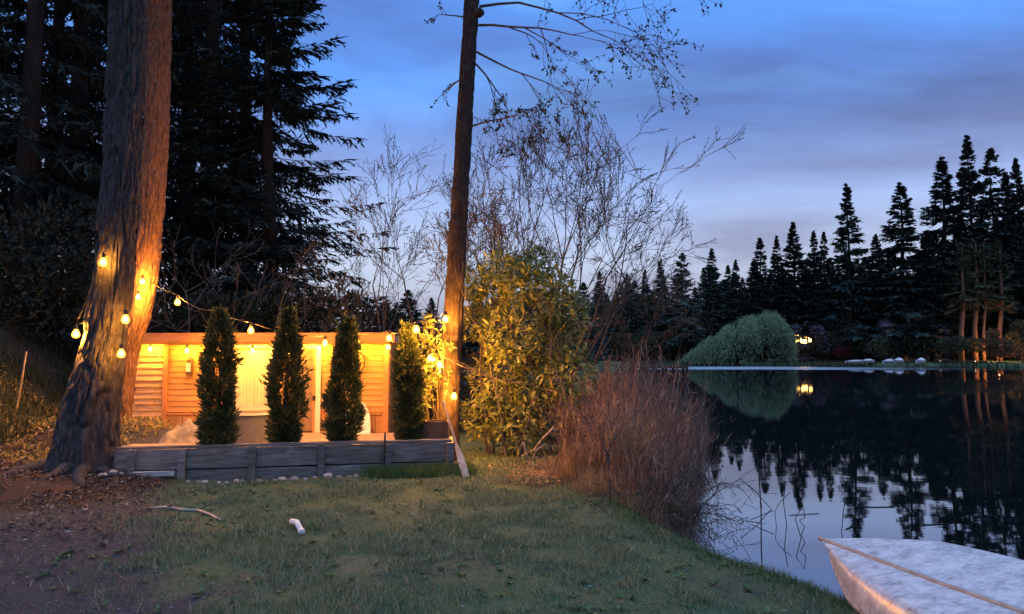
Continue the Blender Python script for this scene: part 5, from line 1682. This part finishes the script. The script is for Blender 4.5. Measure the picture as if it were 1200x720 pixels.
def shrub(name, label, cat, lobes_px, Y, n, ln, w, mat, seed, group=None, stem=True, zb=None):
    rg = np.random.default_rng(seed)
    L = []
    for (px, py, r) in lobes_px:
        q = at(px, py, Y + rg.uniform(-0.25, 0.25) * r); L.append((*q, r, r * 0.9, r * 0.85))
    L = np.array(L)
    bx_, by_ = L[:, 0].mean(), L[:, 1].mean()
    zb = hz(bx_, by_) if zb is None else zb
    root = thing(name, label, cat, (bx_, by_, zb), group)
    g = bush_leaves(rg, L, n, ln, w, 0.55)
    tag(g.obj('foliage', mat, root), kind='stuff')
    if stem:
        S, T = [], []
        for k in range(5):
            grow(S, T, (bx_ + rg.uniform(-0.2, 0.2) * L[0, 3], by_, zb - 0.1), np.array([rg.normal(0, 0.4), rg.normal(0, 0.2), 1]), (L[:, 2].max() - zb) * 0.7, 0.02 * L[0, 3] + 0.01, 1, rg, 0.2, 0.5, 0.12, 5, (2, 3))
        tag(G().segs(S, 4).obj('stems', M['twig'], root), kind='stuff')
    return root


shrub('evergreen_shrub', 'dark evergreen mass on the slope left of the massive fir', 'shrub', [(15, 330, 1.6), (60, 300, 1.5), (75, 360, 1.4), (30, 380, 1.3), (-20, 360, 1.6), (90, 395, 0.9)], 17.5, 11000, 0.17, 0.034, M['hedge_leaf'], 501)
shrub('evergreen_shrub', 'dark hedge behind the left half of the shed roof', 'shrub', [(205, 385, 0.9), (235, 378, 0.9), (265, 385, 0.9), (290, 380, 0.8)], 18.5, 5500, 0.15, 0.032, M['hedge_leaf'], 502)
shrub('evergreen_shrub', 'dark hedge behind the right half of the shed roof', 'shrub', [(325, 372, 0.9), (355, 378, 0.9), (390, 372, 0.9), (420, 380, 0.8), (448, 385, 0.7)], 19.0, 6000, 0.15, 0.032, M['hedge_leaf'], 503)
shrub('evergreen_shrub', 'dim shrub behind the narrow cypress at the shed corner', 'shrub', [(482, 430, 0.42), (484, 470, 0.5), (504, 450, 0.45), (508, 490, 0.4), (480, 495, 0.4), (496, 405, 0.35)], 15.6, 3600, 0.11, 0.022, M['hedge_leaf'], 504)
shrub('evergreen_shrub', 'dark undergrowth in the gap behind alder and laurel', 'shrub', [(520, 440, 0.8), (550, 480, 0.8), (600, 470, 0.9), (650, 480, 0.8), (690, 490, 0.6), (720, 470, 0.6)], 15.5, 6000, 0.13, 0.026, M['hedge_leaf'], 505)

# ================================================================== far shore
FAR = []
far_roots = {}
for k, (R, cb, nb, nt, gp, pw, lo) in enumerate(((4.6, 1.0, 380, 16, 0.0, 0.95, -0.34), (4.4, 4.0, 250, 18, 0.16, 0.95, -0.50), (5.4, 0.6, 420, 16, 0.0, 1.0, -0.30), (4.6, 7.0, 220, 18, 0.20, 0.8, -0.60), (4.6, 2.0, 330, 16, 0.10, 0.92, -0.42))):
    FAR.append(conifer(700 + k, 30, R, cb, nb, nt, 1.55, 0.20, 1, lo, 0.5, pw, gp, wood=True))


def far_tree(v, px, top, Y, hw, label, group, crown='far_needles'):
    p = at(px, 415, Y); zb = hz(p[0], p[1]) - 0.2
    H = float(at(px, top, Y)[2]) - zb
    w = (0.9 + 0.25 * hsh(px, top, 3)) * hw / F_PX * Y / (4.6, 4.4, 5.4, 4.6, 4.6)[v] * 1.75
    key = (v, crown)
    mat = 'dark_bark'
    if key not in far_roots:
        root = thing('conifer_tree', label, 'tree', (0, 0, 0), group)
        tr, cr = FAR[v]
        tr.obj('trunk', M[mat], root); cr.obj('crown', M[crown], root)
        far_roots[key] = root
        root.location = (p[0], p[1], zb); root.scale = (w, w, H / 30); root.rotation_euler = (0, 0, px)
        return root
    return dup(far_roots[key], (p[0], p[1], zb), px * 1.37, (w, w, H / 30), label, group)


GF = 'conifers across the lake'
main = [(4, 703, 319, 146, 12, 'conifer at the left end of the far tree line, beside the bare fan branches'),
        (0, 736, 321, 150, 13, 'middling far conifer second from the bare fan branches'),
        (2, 757, 317, 150, 14, 'middling broad far conifer third from the bare fan branches'),
        (1, 775, 304, 148, 13, 'ragged far conifer left of the droopy sparse one'),
        (3, 801, 298, 146, 15, 'droopy sparse far conifer above the left tip of the willow'),
        (0, 836, 292, 152, 16, 'pointed far conifer rising left of the willow crown'),
        (4, 855, 312, 154, 12, 'short far conifer just right of the pointed one above the willow'),
        (0, 864, 305, 150, 13, 'narrow far conifer directly over the willow crown'),
        (4, 893, 280, 148, 17, 'far conifer with a sharp tip over the right side of the willow'),
        (0, 913, 277, 150, 16, 'far conifer next left of the tallest one above the house'),
        (2, 933, 262, 150, 22, 'tall broad far conifer above the lit house'),
        (0, 957, 271, 150, 16, 'far conifer right of the lit house'),
        (4, 969, 273, 148, 14, 'far conifer crowding the left of the lone tall spire'),
        (1, 998, 215, 146, 23, 'lone tall gappy conifer spire in the middle of the far shore'),
        (0, 1030, 275, 148, 16, 'short far conifer between the two tall spires'),
        (1, 1062, 213, 144, 24, 'second tall gappy spire, left of the right-hand group'),
        (4, 1092, 271, 142, 18, 'low far conifer left of the tall right-hand group'),
        (1, 1112, 183, 138, 27, 'leftmost tree of the tall right-hand group'),
        (0, 1143, 160, 134, 27, 'tallest conifer on the far shore'),
        (3, 1170, 177, 138, 25, 'slightly lower conifer right of the tallest one'),
        (4, 1187, 204, 132, 22, 'conifer near the right edge with a lower tip'),
        (2, 1200, 188, 130, 26, 'big conifer cut by the right edge of the view')]
for (v, px, top, Y, hw, lab) in main:
    if px > 1100: Y += 13
    far_tree(v, px, top, Y, hw, lab, GF, 'hazy_needles' if px < 880 else 'far_needles')
rg = np.random.default_rng(77)
# the closed row behind them
k = 0
for px in np.arange(560, 1215, 11.5):
    if px < 690 and rg.uniform() < 0.35:
        continue
    top = np.interp(px, [430, 560, 700, 800, 900, 1000, 1080, 1130, 1210], [352, 345, 338, 326, 312, 306, 290, 262, 250]) + rg.uniform(-9, 14)
    Y = np.interp(px, [560, 700, 1000, 1210], [158, 160, 162, 160]) + rg.uniform(-4, 10)
    far_tree(int(rg.integers(0, 3)) * 2 if rg.uniform() < 0.8 else 0, px + rg.uniform(-4, 4), top, Y, rg.uniform(14, 21), 'dark conifer in the closed back row across the lake', 'back row of conifers across the lake', 'hazy_needles' if px < 870 else 'far_needles')
for px in np.arange(690, 1090, 15):
    top = np.interp(px, [690, 800, 900, 1000, 1080, 1210], [362, 352, 345, 338, 326, 318]) + rg.uniform(-10, 12)
    Y = np.interp(px, [690, 1000, 1210], [152, 151, 134]) + rg.uniform(-2, 6)
    if 800 < px < 935: Y += 5
    far_tree(int(rg.choice([0, 2, 4])), px + rg.uniform(-5, 5), top, Y, rg.uniform(13, 19), 'low dark conifer filling the front of the far wood', 'low conifers in front of the far wood', 'hazy_needles' if px < 880 else 'far_needles')
# left shore, seen through the bare branches
for kx, (px, top, Y) in enumerate(((452, 352, 70), (478, 340, 76), (505, 350, 72), (532, 338, 80), (560, 346, 78), (588, 336, 84), (615, 350, 86), (640, 340, 90), (664, 338, 96), (684, 332, 104))):
    far_tree(int(rg.choice([0, 2, 4])), px, top, Y, rg.uniform(16, 22), 'dim conifer seen through the bare branches, %s from the left of ten' % ORD[kx], 'conifers behind the bare branches', 'hazy_needles')

# trunks lit by a garden lamp at the right
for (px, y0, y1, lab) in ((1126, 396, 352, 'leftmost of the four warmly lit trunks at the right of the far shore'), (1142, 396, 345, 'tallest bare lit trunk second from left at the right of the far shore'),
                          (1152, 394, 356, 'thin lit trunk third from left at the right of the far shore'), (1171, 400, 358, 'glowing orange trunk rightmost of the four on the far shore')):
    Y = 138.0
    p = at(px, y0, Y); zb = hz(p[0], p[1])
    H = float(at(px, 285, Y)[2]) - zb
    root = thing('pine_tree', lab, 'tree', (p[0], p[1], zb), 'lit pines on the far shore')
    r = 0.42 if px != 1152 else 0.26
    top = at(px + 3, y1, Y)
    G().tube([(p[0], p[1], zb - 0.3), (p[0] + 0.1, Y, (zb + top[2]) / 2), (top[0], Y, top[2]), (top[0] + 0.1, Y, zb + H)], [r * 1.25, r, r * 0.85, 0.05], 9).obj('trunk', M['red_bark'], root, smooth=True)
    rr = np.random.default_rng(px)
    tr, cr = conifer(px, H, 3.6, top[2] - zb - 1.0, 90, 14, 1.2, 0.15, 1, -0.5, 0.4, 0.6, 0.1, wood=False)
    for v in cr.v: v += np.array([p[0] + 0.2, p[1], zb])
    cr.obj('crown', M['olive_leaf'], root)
    S, T = [], []
    for q in range(5):
        grow(S, T, (top[0], Y, top[2] - rr.uniform(0, 1.0)), np.array([rr.normal(0, 1), rr.normal(0, 0.5), 0.3]), rr.uniform(1.5, 2.6), 0.09, 1, rr, 0.1, 0.5, 0.15, 4)
    G().segs(S, 4).obj('limbs', M['red_bark'], root)
# the lamp that lights them: a lantern post among the shrubs
p = at(1171, 415, 134.5); zb = hz(p[0], p[1])
lp_ = thing('garden_lamp', 'low garden lamp hidden in shrubs lighting the orange trunks', 'lamp', (p[0], p[1], zb))
G().tube([(p[0], p[1], zb), (p[0], p[1], zb + 1.0)], 0.05, 6).obj('post', M['black_metal'], lp_)
bulb_geo((p[0], p[1], zb + 1.15), 0.13).obj('lamp_globe', M['garden_lamp'], lp_)


# weeping willow
def willow():
    rg = np.random.default_rng(81)
    b = at(868, 425, 141.5); b[2] = hz(b[0], b[1])
    Y = b[1]
    root = thing('willow_tree', 'wide pale green weeping willow hanging over the far shore', 'tree', tuple(b))
    S, T = [], []
    for k in range(9):
        grow(S, T, b + np.array([rg.uniform(-0.4, 0.4), 0, 0]), np.array([rg.uniform(-1.3, 0.9), rg.uniform(-0.5, 0.5), 0.9]), rg.uniform(4, 6.5), 0.28, 2, rg, 0.0, 0.5, 0.12, 6)
    G().segs(S, 5).obj('limbs', M['dark_bark'], root)
    # crown outline in photo pixels: skirt from the tip at the left to the dome
    outx = np.array([796, 812, 830, 850, 870, 890, 905, 918, 930]); outy = np.array([420, 404, 391, 380, 369, 362, 362, 369, 386])
    n = 2900
    cc = rg.uniform(796, 929, 60); px = np.where(rg.uniform(0, 1, n) < 0.5, rg.uniform(796, 929, n), np.clip(cc[rg.integers(0, 60, n)] + rg.normal(0, 4.0, n), 796, 930))
    ytop = np.interp(px, outx, outy) + rg.exponential(15, n) + 6 * vnoise(px * 0.10, px * 0, 4)
    dep = rg.uniform(-5.0, 5.0, n) * np.interp(px, [796, 860, 930], [0.3, 1, 0.6])
    g = G()
    P0 = np.array([at(a, c, Y + d) for a, c, d in zip(px, ytop, dep)])
    ln = np.minimum(rg.uniform(0.8, 3.0, n), P0[:, 2] - b[2] - 0.2 + rg.uniform(0, 0.5, n))
    ok = ln > 0.3
    P0, ln = P0[ok], ln[ok]
    m = len(P0)
    out = nrm(np.stack([P0[:, 0] - b[0], P0[:, 1] - b[1], 0 * ln], 1))
    for t in np.linspace(0, 1, 9):
        q = P0 + out * (t * (1 - t * 0.4) * 0.9)[..., None] if np.ndim(t) else P0 + out * (t * 0.6)
        q = q + np.array([0, 0, -1.0]) * (ln * t)[:, None] + rg.normal(0, 0.16, (m, 3))
        D = nrm(np.array([0, 0, -1.0]) + rg.normal(0, 0.45, (m, 3)) + out * 0.3)
        g.leaves(q, D, out + rg.normal(0, 0.6, (m, 3)) + np.array([0, -0.3, 0.5]), rg.uniform(0.28, 0.62, m), rg.uniform(0.035, 0.085, m), 0.2)
    tag(g.obj('foliage', M['willow'], root), kind='stuff')


willow()
FS = 'far shrubs'
shrub('blossom_tree', 'mauve blossom tree arching round the lit windows right of the willow', 'tree', [(921, 404, 1.3), (925, 394, 1.4), (931, 386, 1.2), (957, 388, 1.2), (963, 398, 1.3), (965, 407, 1.2)], 143.0, 800, 0.45, 0.13, M['blossom'], 521)
shrub('red_shrub', 'small dark red shrub on the far lawn', 'shrub', [(981, 414, 0.9), (989, 413, 1.1)], 142.0, 900, 0.35, 0.10, M['red_leaf'], 522)
shrub('olive_shrub', 'rounded olive bush behind the white boats', 'shrub', [(1028, 408, 1.9), (1042, 410, 1.8), (1035, 404, 1.6)], 140.0, 1500, 0.45, 0.13, M['olive_leaf'], 523)
shrub('olive_shrub', 'small pointed evergreen left of the rounded olive bush', 'shrub', [(1013, 408, 1.2), (1014, 396, 0.9), (1015, 386, 0.55)], 142.0, 1000, 0.45, 0.12, M['under_leaf'], 524)
shrub('olive_shrub', 'wide olive bush under the lit trunks', 'shrub', [(1108, 405, 1.4), (1122, 404, 1.6), (1140, 404, 1.4)], 134.5, 2200, 0.45, 0.12, M['olive_leaf'], 525)
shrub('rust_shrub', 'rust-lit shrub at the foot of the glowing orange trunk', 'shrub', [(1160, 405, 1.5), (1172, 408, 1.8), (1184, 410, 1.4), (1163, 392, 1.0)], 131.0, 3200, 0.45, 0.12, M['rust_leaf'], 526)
shrub('olive_shrub', 'dark shrub at the right edge of the far shore', 'shrub', [(1196, 385, 1.6), (1190, 395, 1.3), (1203, 400, 1.6)], 136.0, 1600, 0.45, 0.12, M['olive_leaf'], 527)
for i, (px, py, lab) in enumerate(((700, 408, 'dim bush at the left end of the far shore'), (728, 404, 'dim pale bush above the jetty'), (760, 400, 'dim blue-green bush between jetty and willow'), (785, 408, 'dim bush at the left tip of the willow'), (970, 404, 'dark bush between house and red shrub'), (1060, 406, 'dark bush behind the covered boats'), (1085, 405, 'dark bush right of the covered boats'))):
    shrub('lake_shrub', lab, 'shrub', [(px - 9, py + 4, 2.0), (px + 9, py + 3, 2.0), (px, py - 4, 1.9)], np.interp(px, [700, 900, 1080], [146, 147, 139]), 1300, 0.5, 0.15, M['under_leaf'] if i not in (1, 2) else M['olive_leaf'], 530 + i, FS)


for i, (px, py, r, lab) in enumerate(((716, 385, 2.6, 'rounded dim tree at the left end of the far shore above the jetty'), (748, 372, 2.9, 'rounded dim tree left of the willow, half way up the conifers'), (776, 382, 2.4, 'rounded dim tree touching the left tip of the willow'), (815, 372, 2.6, 'rounded dim tree rising just behind the left half of the willow'), (700, 366, 2.4, 'loose dim tree beside the lowest bare fan branches'), (985, 392, 2.0, 'rounded dark tree right of the lit house'), (1050, 388, 2.0, 'bare-looking brownish tree behind the covered boats'))):
    shrub('lake_tree', lab, 'tree', [(px - 10, py + 8, r), (px + 10, py + 6, r), (px, py - 8, r * 0.9), (px - 4, py + 22, r), (px + 8, py + 20, r)], 150.0 if px < 900 else 144.0, 2300, 0.5, 0.13, M['olive_leaf'] if i in (1, 3, 4) else M['under_leaf'], 560 + i, 'broadleaf trees across the lake')


# lakeside houses
def house(px, Y, w, zr, label, panes, lit, posts=()):
    p = at(px, 400, Y); zb = hz(p[0], p[1])
    root = thing('lake_house', label, 'house', (p[0], Y + 3, zb))
    G().bbox((p[0] - w / 2, Y, zb - 0.5), (p[0] + w / 2, Y + 6, zb + zr)).obj('wall', M['house_wall'], root)
    V = [(p[0] - w / 2 - 0.5, Y - 0.6, zb + zr), (p[0] + w / 2 + 0.5, Y - 0.6, zb + zr), (p[0] + w / 2 + 0.5, Y + 6.6, zb + zr), (p[0] - w / 2 - 0.5, Y + 6.6, zb + zr), (p[0] - w / 2 + 0.5, Y + 3, zb + zr + 1.9), (p[0] + w / 2 - 0.5, Y + 3, zb + zr + 1.9)]
    rf = G().add(V, [[0, 1, 5, 4], [2, 3, 4, 5]]).add(V, [[1, 2, 5], [3, 0, 4], ]).add(V, [[0, 3, 2, 1]]).obj('roof', M['house_roof'], root)
    G().box((p[0] + w * 0.25, Y + 3, zb + zr + 1.9), (0.7, 0.7, 1.4)).obj('chimney', M['house_wall'], rf)
    for (x0, x1, y0, y1) in panes:
        a, b = at(x0, y1, Y), at(x1, y0, Y)
        wn = G().bbox((a[0], Y - 0.06, a[2]), (b[0], Y - 0.003, b[2])).obj('window', M['lit_pane'] if lit else M['screen'], root)
        t = 0.09 if lit else 0.14
        fm = M['house_wall'] if lit else M['cream']
        for (u0, u1, v0, v1) in ((a[0] - t, a[0], a[2] - t, b[2] + t), (b[0], b[0] + t, a[2] - t, b[2] + t), (a[0], b[0], a[2] - t, a[2]), (a[0], b[0], b[2], b[2] + t), ((a[0] + b[0]) / 2 - 0.05, (a[0] + b[0]) / 2 + 0.05, a[2], b[2])):
            G().bbox((u0, Y - 0.12, v0), (u1, Y - 0.001 - 0.06 * (t == 0), v1)).obj('frame', fm, wn)


house(941, 147.0, 14, 4.9, 'low lakeside house with three glowing windows behind the blossom tree', [(932.0, 935.5, 393, 402.5), (937.5, 945, 395, 402.5), (947, 950.5, 395.5, 401)], True)
house(1076, 142.0, 12, 6.6, 'dark lakeside house with a faint white window grid among the trees', [(1072, 1076, 368, 378), (1077.5, 1081.5, 368, 378), (1072, 1076, 381, 391)], False)


# boats drawn up on the far shore
def far_boat(px, py, L, hgt, lab, cabin):
    Y = np.interp(px, [995, 1082], [137.0, 130.0])
    p = at(px, py, Y); z0 = max(0.05, p[2] - 0.15)
    root = thing('moored_boat', lab, 'boat', (p[0], Y, z0), 'white boats on the far shore')
    n = 9; rows = 7
    V = []
    for i in range(n):
        u = i / (n - 1); x = (u - 0.5) * L
        hw = 0.85 * (1 - (2 * max(0, u - 0.45) / 1.1) ** 2.2)
        for j in range(rows):
            a = math.pi * j / (rows - 1)
            V.append((p[0] + x, Y + hw * math.cos(a), z0 + hgt * 0.5 * (1 - 0.95 * math.sin(a) ** 0.6) + 0.12 * u))
    ii = np.arange(n - 1)[:, None] * rows; jj = np.arange(rows - 1)[None]
    G().add(V, np.stack([ii + jj, ii + jj + 1, ii + rows + jj + 1, ii + rows + jj], -1).reshape(-1, 4)).obj('hull', M['boat_far'], root, smooth=True)
    # cover pulled over a ridge
    c = []
    for i in range(n):
        u = i / (n - 1); x = (u - 0.5) * L * 0.97
        hw = 0.82 * (1 - (2 * max(0, u - 0.45) / 1.1) ** 2.2)
        rise = cabin * math.sin(math.pi * min(1, u * 1.15)) ** 0.5 if u < 0.87 else 0.02
        for j in range(5):
            v = j / 4 * 2 - 1
            c.append((p[0] + x, Y + hw * v, z0 + hgt * 0.5 + 0.12 * u + 0.01 + rise * (1 - abs(v) ** 1.5)))
    ii = np.arange(n - 1)[:, None] * 5; jj = np.arange(4)[None]
    G().add(c, np.stack([ii + jj, ii + jj + 1, ii + 5 + jj + 1, ii + 5 + jj], -1).reshape(-1, 4)).obj('cover', M['boat_far'], root, smooth=True)


far_boat(1004, 425.5, 3.6, 0.9, 'longest white boat, leftmost on the far shore', 0.2)
far_boat(1018, 425.0, 2.0, 1.0, 'short white boat touching the longest one on the far shore', 0.25)
far_boat(1042.5, 425.5, 1.9, 1.0, 'covered white boat second from right on the far shore', 0.3)
far_boat(1054, 425.0, 1.5, 1.1, 'covered white boat with a high top on the far shore', 0.38)
far_boat(1080, 425.5, 1.3, 1.2, 'small white boat rightmost on the far shore', 0.4)


# jetties
def jetty(name, label, x0, x1, Y, zd, n, dep=1.6):
    root = thing(name, label, 'jetty', ((x0 + x1) / 2, Y, 0))
    m = int((x1 - x0) / 0.9)
    for i in range(m):
        a = x0 + (x1 - x0) * i / m; b = x0 + (x1 - x0) * (i + 1) / m
        G().bbox((a + 0.01, Y - dep / 2, zd - 0.08), (b - 0.01, Y + dep / 2, zd)).obj('plank', M['dark_box'], root)
    for i in range(n):
        x = x0 + 0.1 + (x1 - x0 - 0.2) * i / (n - 1)
        for yy in (-dep / 2 + 0.1, dep / 2 - 0.1):
            G().tube([(x, Y + yy, -1.0), (x, Y + yy, zd + (0.35 if i == n - 1 else 0.0) - 0.082)], 0.11, 7).obj('pile', M['dark_bark'], root)
    G().bbox((x0, Y - dep / 2 - 0.06, zd - 0.26), (x1, Y - dep / 2 - 0.002, zd - 0.02)).obj('beam', M['dark_box'], root)


jetty('jetty', 'dark wooden jetty on piles reaching out from behind the reeds', at(742, 430, 66)[0], at(804, 430, 66)[0], 66.0, 1.08, 6)
jetty('jetty', 'low dark jetty along the far shore below the lit house', at(952, 425, 128)[0], at(992, 425, 128)[0], 128.0, 0.55, 5, 1.2)
# two tiny path lights at the far water edge
for px, lab in ((1102, 'tiny path light at the far water edge below the olive bush'), (1143, 'brightest tiny path light at the far water edge')):
    p = at(px, 427.5, 133.5 if px < 1120 else 129.0); zb = hz(p[0], p[1])
    root = thing('path_light', lab, 'lamp', (p[0], p[1], zb), 'path lights at the far water edge')
    G().tube([(p[0], p[1], zb - 0.1), (p[0], p[1], zb + 0.28)], 0.03, 6).obj('stem', M['black_metal'], root)
    bulb_geo((p[0], p[1], zb + 0.36), 0.07).obj('lens', M['path_lamp'], root)


# ================================================================== last growth
def lawn_weeds():
    rg = np.random.default_rng(251)
    g = G()
    for k in range(420):
        x, y = rg.uniform(-3.6, 2.0), rg.uniform(4.2, 9.4)
        if in_bed(np.array([x]), np.array([y]))[0] or abs(x) > y * 0.72 or lake_sd(np.array([x]), np.array([y]))[0] < 0.2:
            continue
        n = int(rg.integers(5, 10)); a = rg.uniform(0, 2 * np.pi, n); z = hz(x, y)
        P = np.stack([x + 0 * a, y + 0 * a, z + 0 * a + 0.004], 1)
        D = np.stack([np.cos(a), np.sin(a), rg.uniform(0.15, 0.7, n)], 1)
        g.leaves(P, D, np.tile([0, 0, 1.0], (n, 1)) + rg.normal(0, 0.2, (n, 3)), rg.uniform(0.025, 0.075, n), rg.uniform(0.007, 0.015, n), 0.3)
    tag(g.obj('lawn_weeds', M['bank_grass']), 'small broad-leaved weeds dotted through the lawn', None, None, 'stuff')


lawn_weeds()


def dogwood():
    rg = np.random.default_rng(261)
    S, T = [], []
    for k in range(46):
        y = rg.uniform(8.6, 13.5)
        x = rg.uniform(np.interp(y, [8.6, 10.5, 13.5], [1.2, 0.8, 1.1]), np.interp(y, [8.6, 10.5, 13.5], [1.95, 2.4, 3.1]))
        grow(S, T, (x, y, max(0.0, hz(x, y))), np.array([rg.normal(0, 0.25), rg.normal(0, 0.25), 1.0]), rg.uniform(0.45, 0.85), 0.009, 2, rg, 0.3, 0.42, 0.12, 5, (2, 3), 0.5, 0.3, (0.45, 0.7))
    tag(G().segs(S, 4).obj('thicket_stems', M['red_bark']), 'forked reddish woody stems standing among the reeds', None, None, 'stuff')
    T = np.array(T); T = T[rg.uniform(0, 1, len(T)) < 0.35]
    g = G().leaves(T[:, :3], nrm(T[:, 3:] + rg.normal(0, 0.7, (len(T), 3)) - np.array([0, 0, 0.4])), rg.normal(0, 1, (len(T), 3)), rg.uniform(0.03, 0.07, len(T)), rg.uniform(0.006, 0.014, len(T)), 0.4)
    tag(g.obj('thicket_leaves', M['litter']), 'withered leaves still hanging in the reed thicket', None, None, 'stuff')


dogwood()


def far_bank():
    rg = np.random.default_rng(271)
    n = 9000
    k = rg.integers(15, 22, n); t = rg.uniform(0, 1, (n, 1))
    q = SHORE[k] * (1 - t) + SHORE[k + 1] * t
    dn = fbm(q[:, 0] * 0.35, q[:, 1] * 0.35, 19)
    ok = dn > 0.40
    q, dn = q[ok], dn[ok]; n = len(q)
    q = q + np.stack([rg.normal(0, 0.4, n), rg.uniform(-0.5, 3.0, n)], 1)
    z = np.maximum(height(q[:, 0], q[:, 1]), 0.0)
    hh = rg.uniform(0.25, 0.9, n) * (0.4 + 1.6 * (dn - 0.4))
    g = G().leaves(np.stack([q[:, 0], q[:, 1], z - 0.05], 1), nrm(np.stack([rg.normal(0, 0.4, n), rg.normal(0, 0.3, n), np.ones(n)], 1)), rg.normal(0, 1, (n, 3)), hh + 0.15, rg.uniform(0.03, 0.10, n), 0.2)
    tag(g.obj('bank_growth', M['under_leaf']), 'ragged dark growth along the far water edge', None, None, 'stuff')


far_bank()
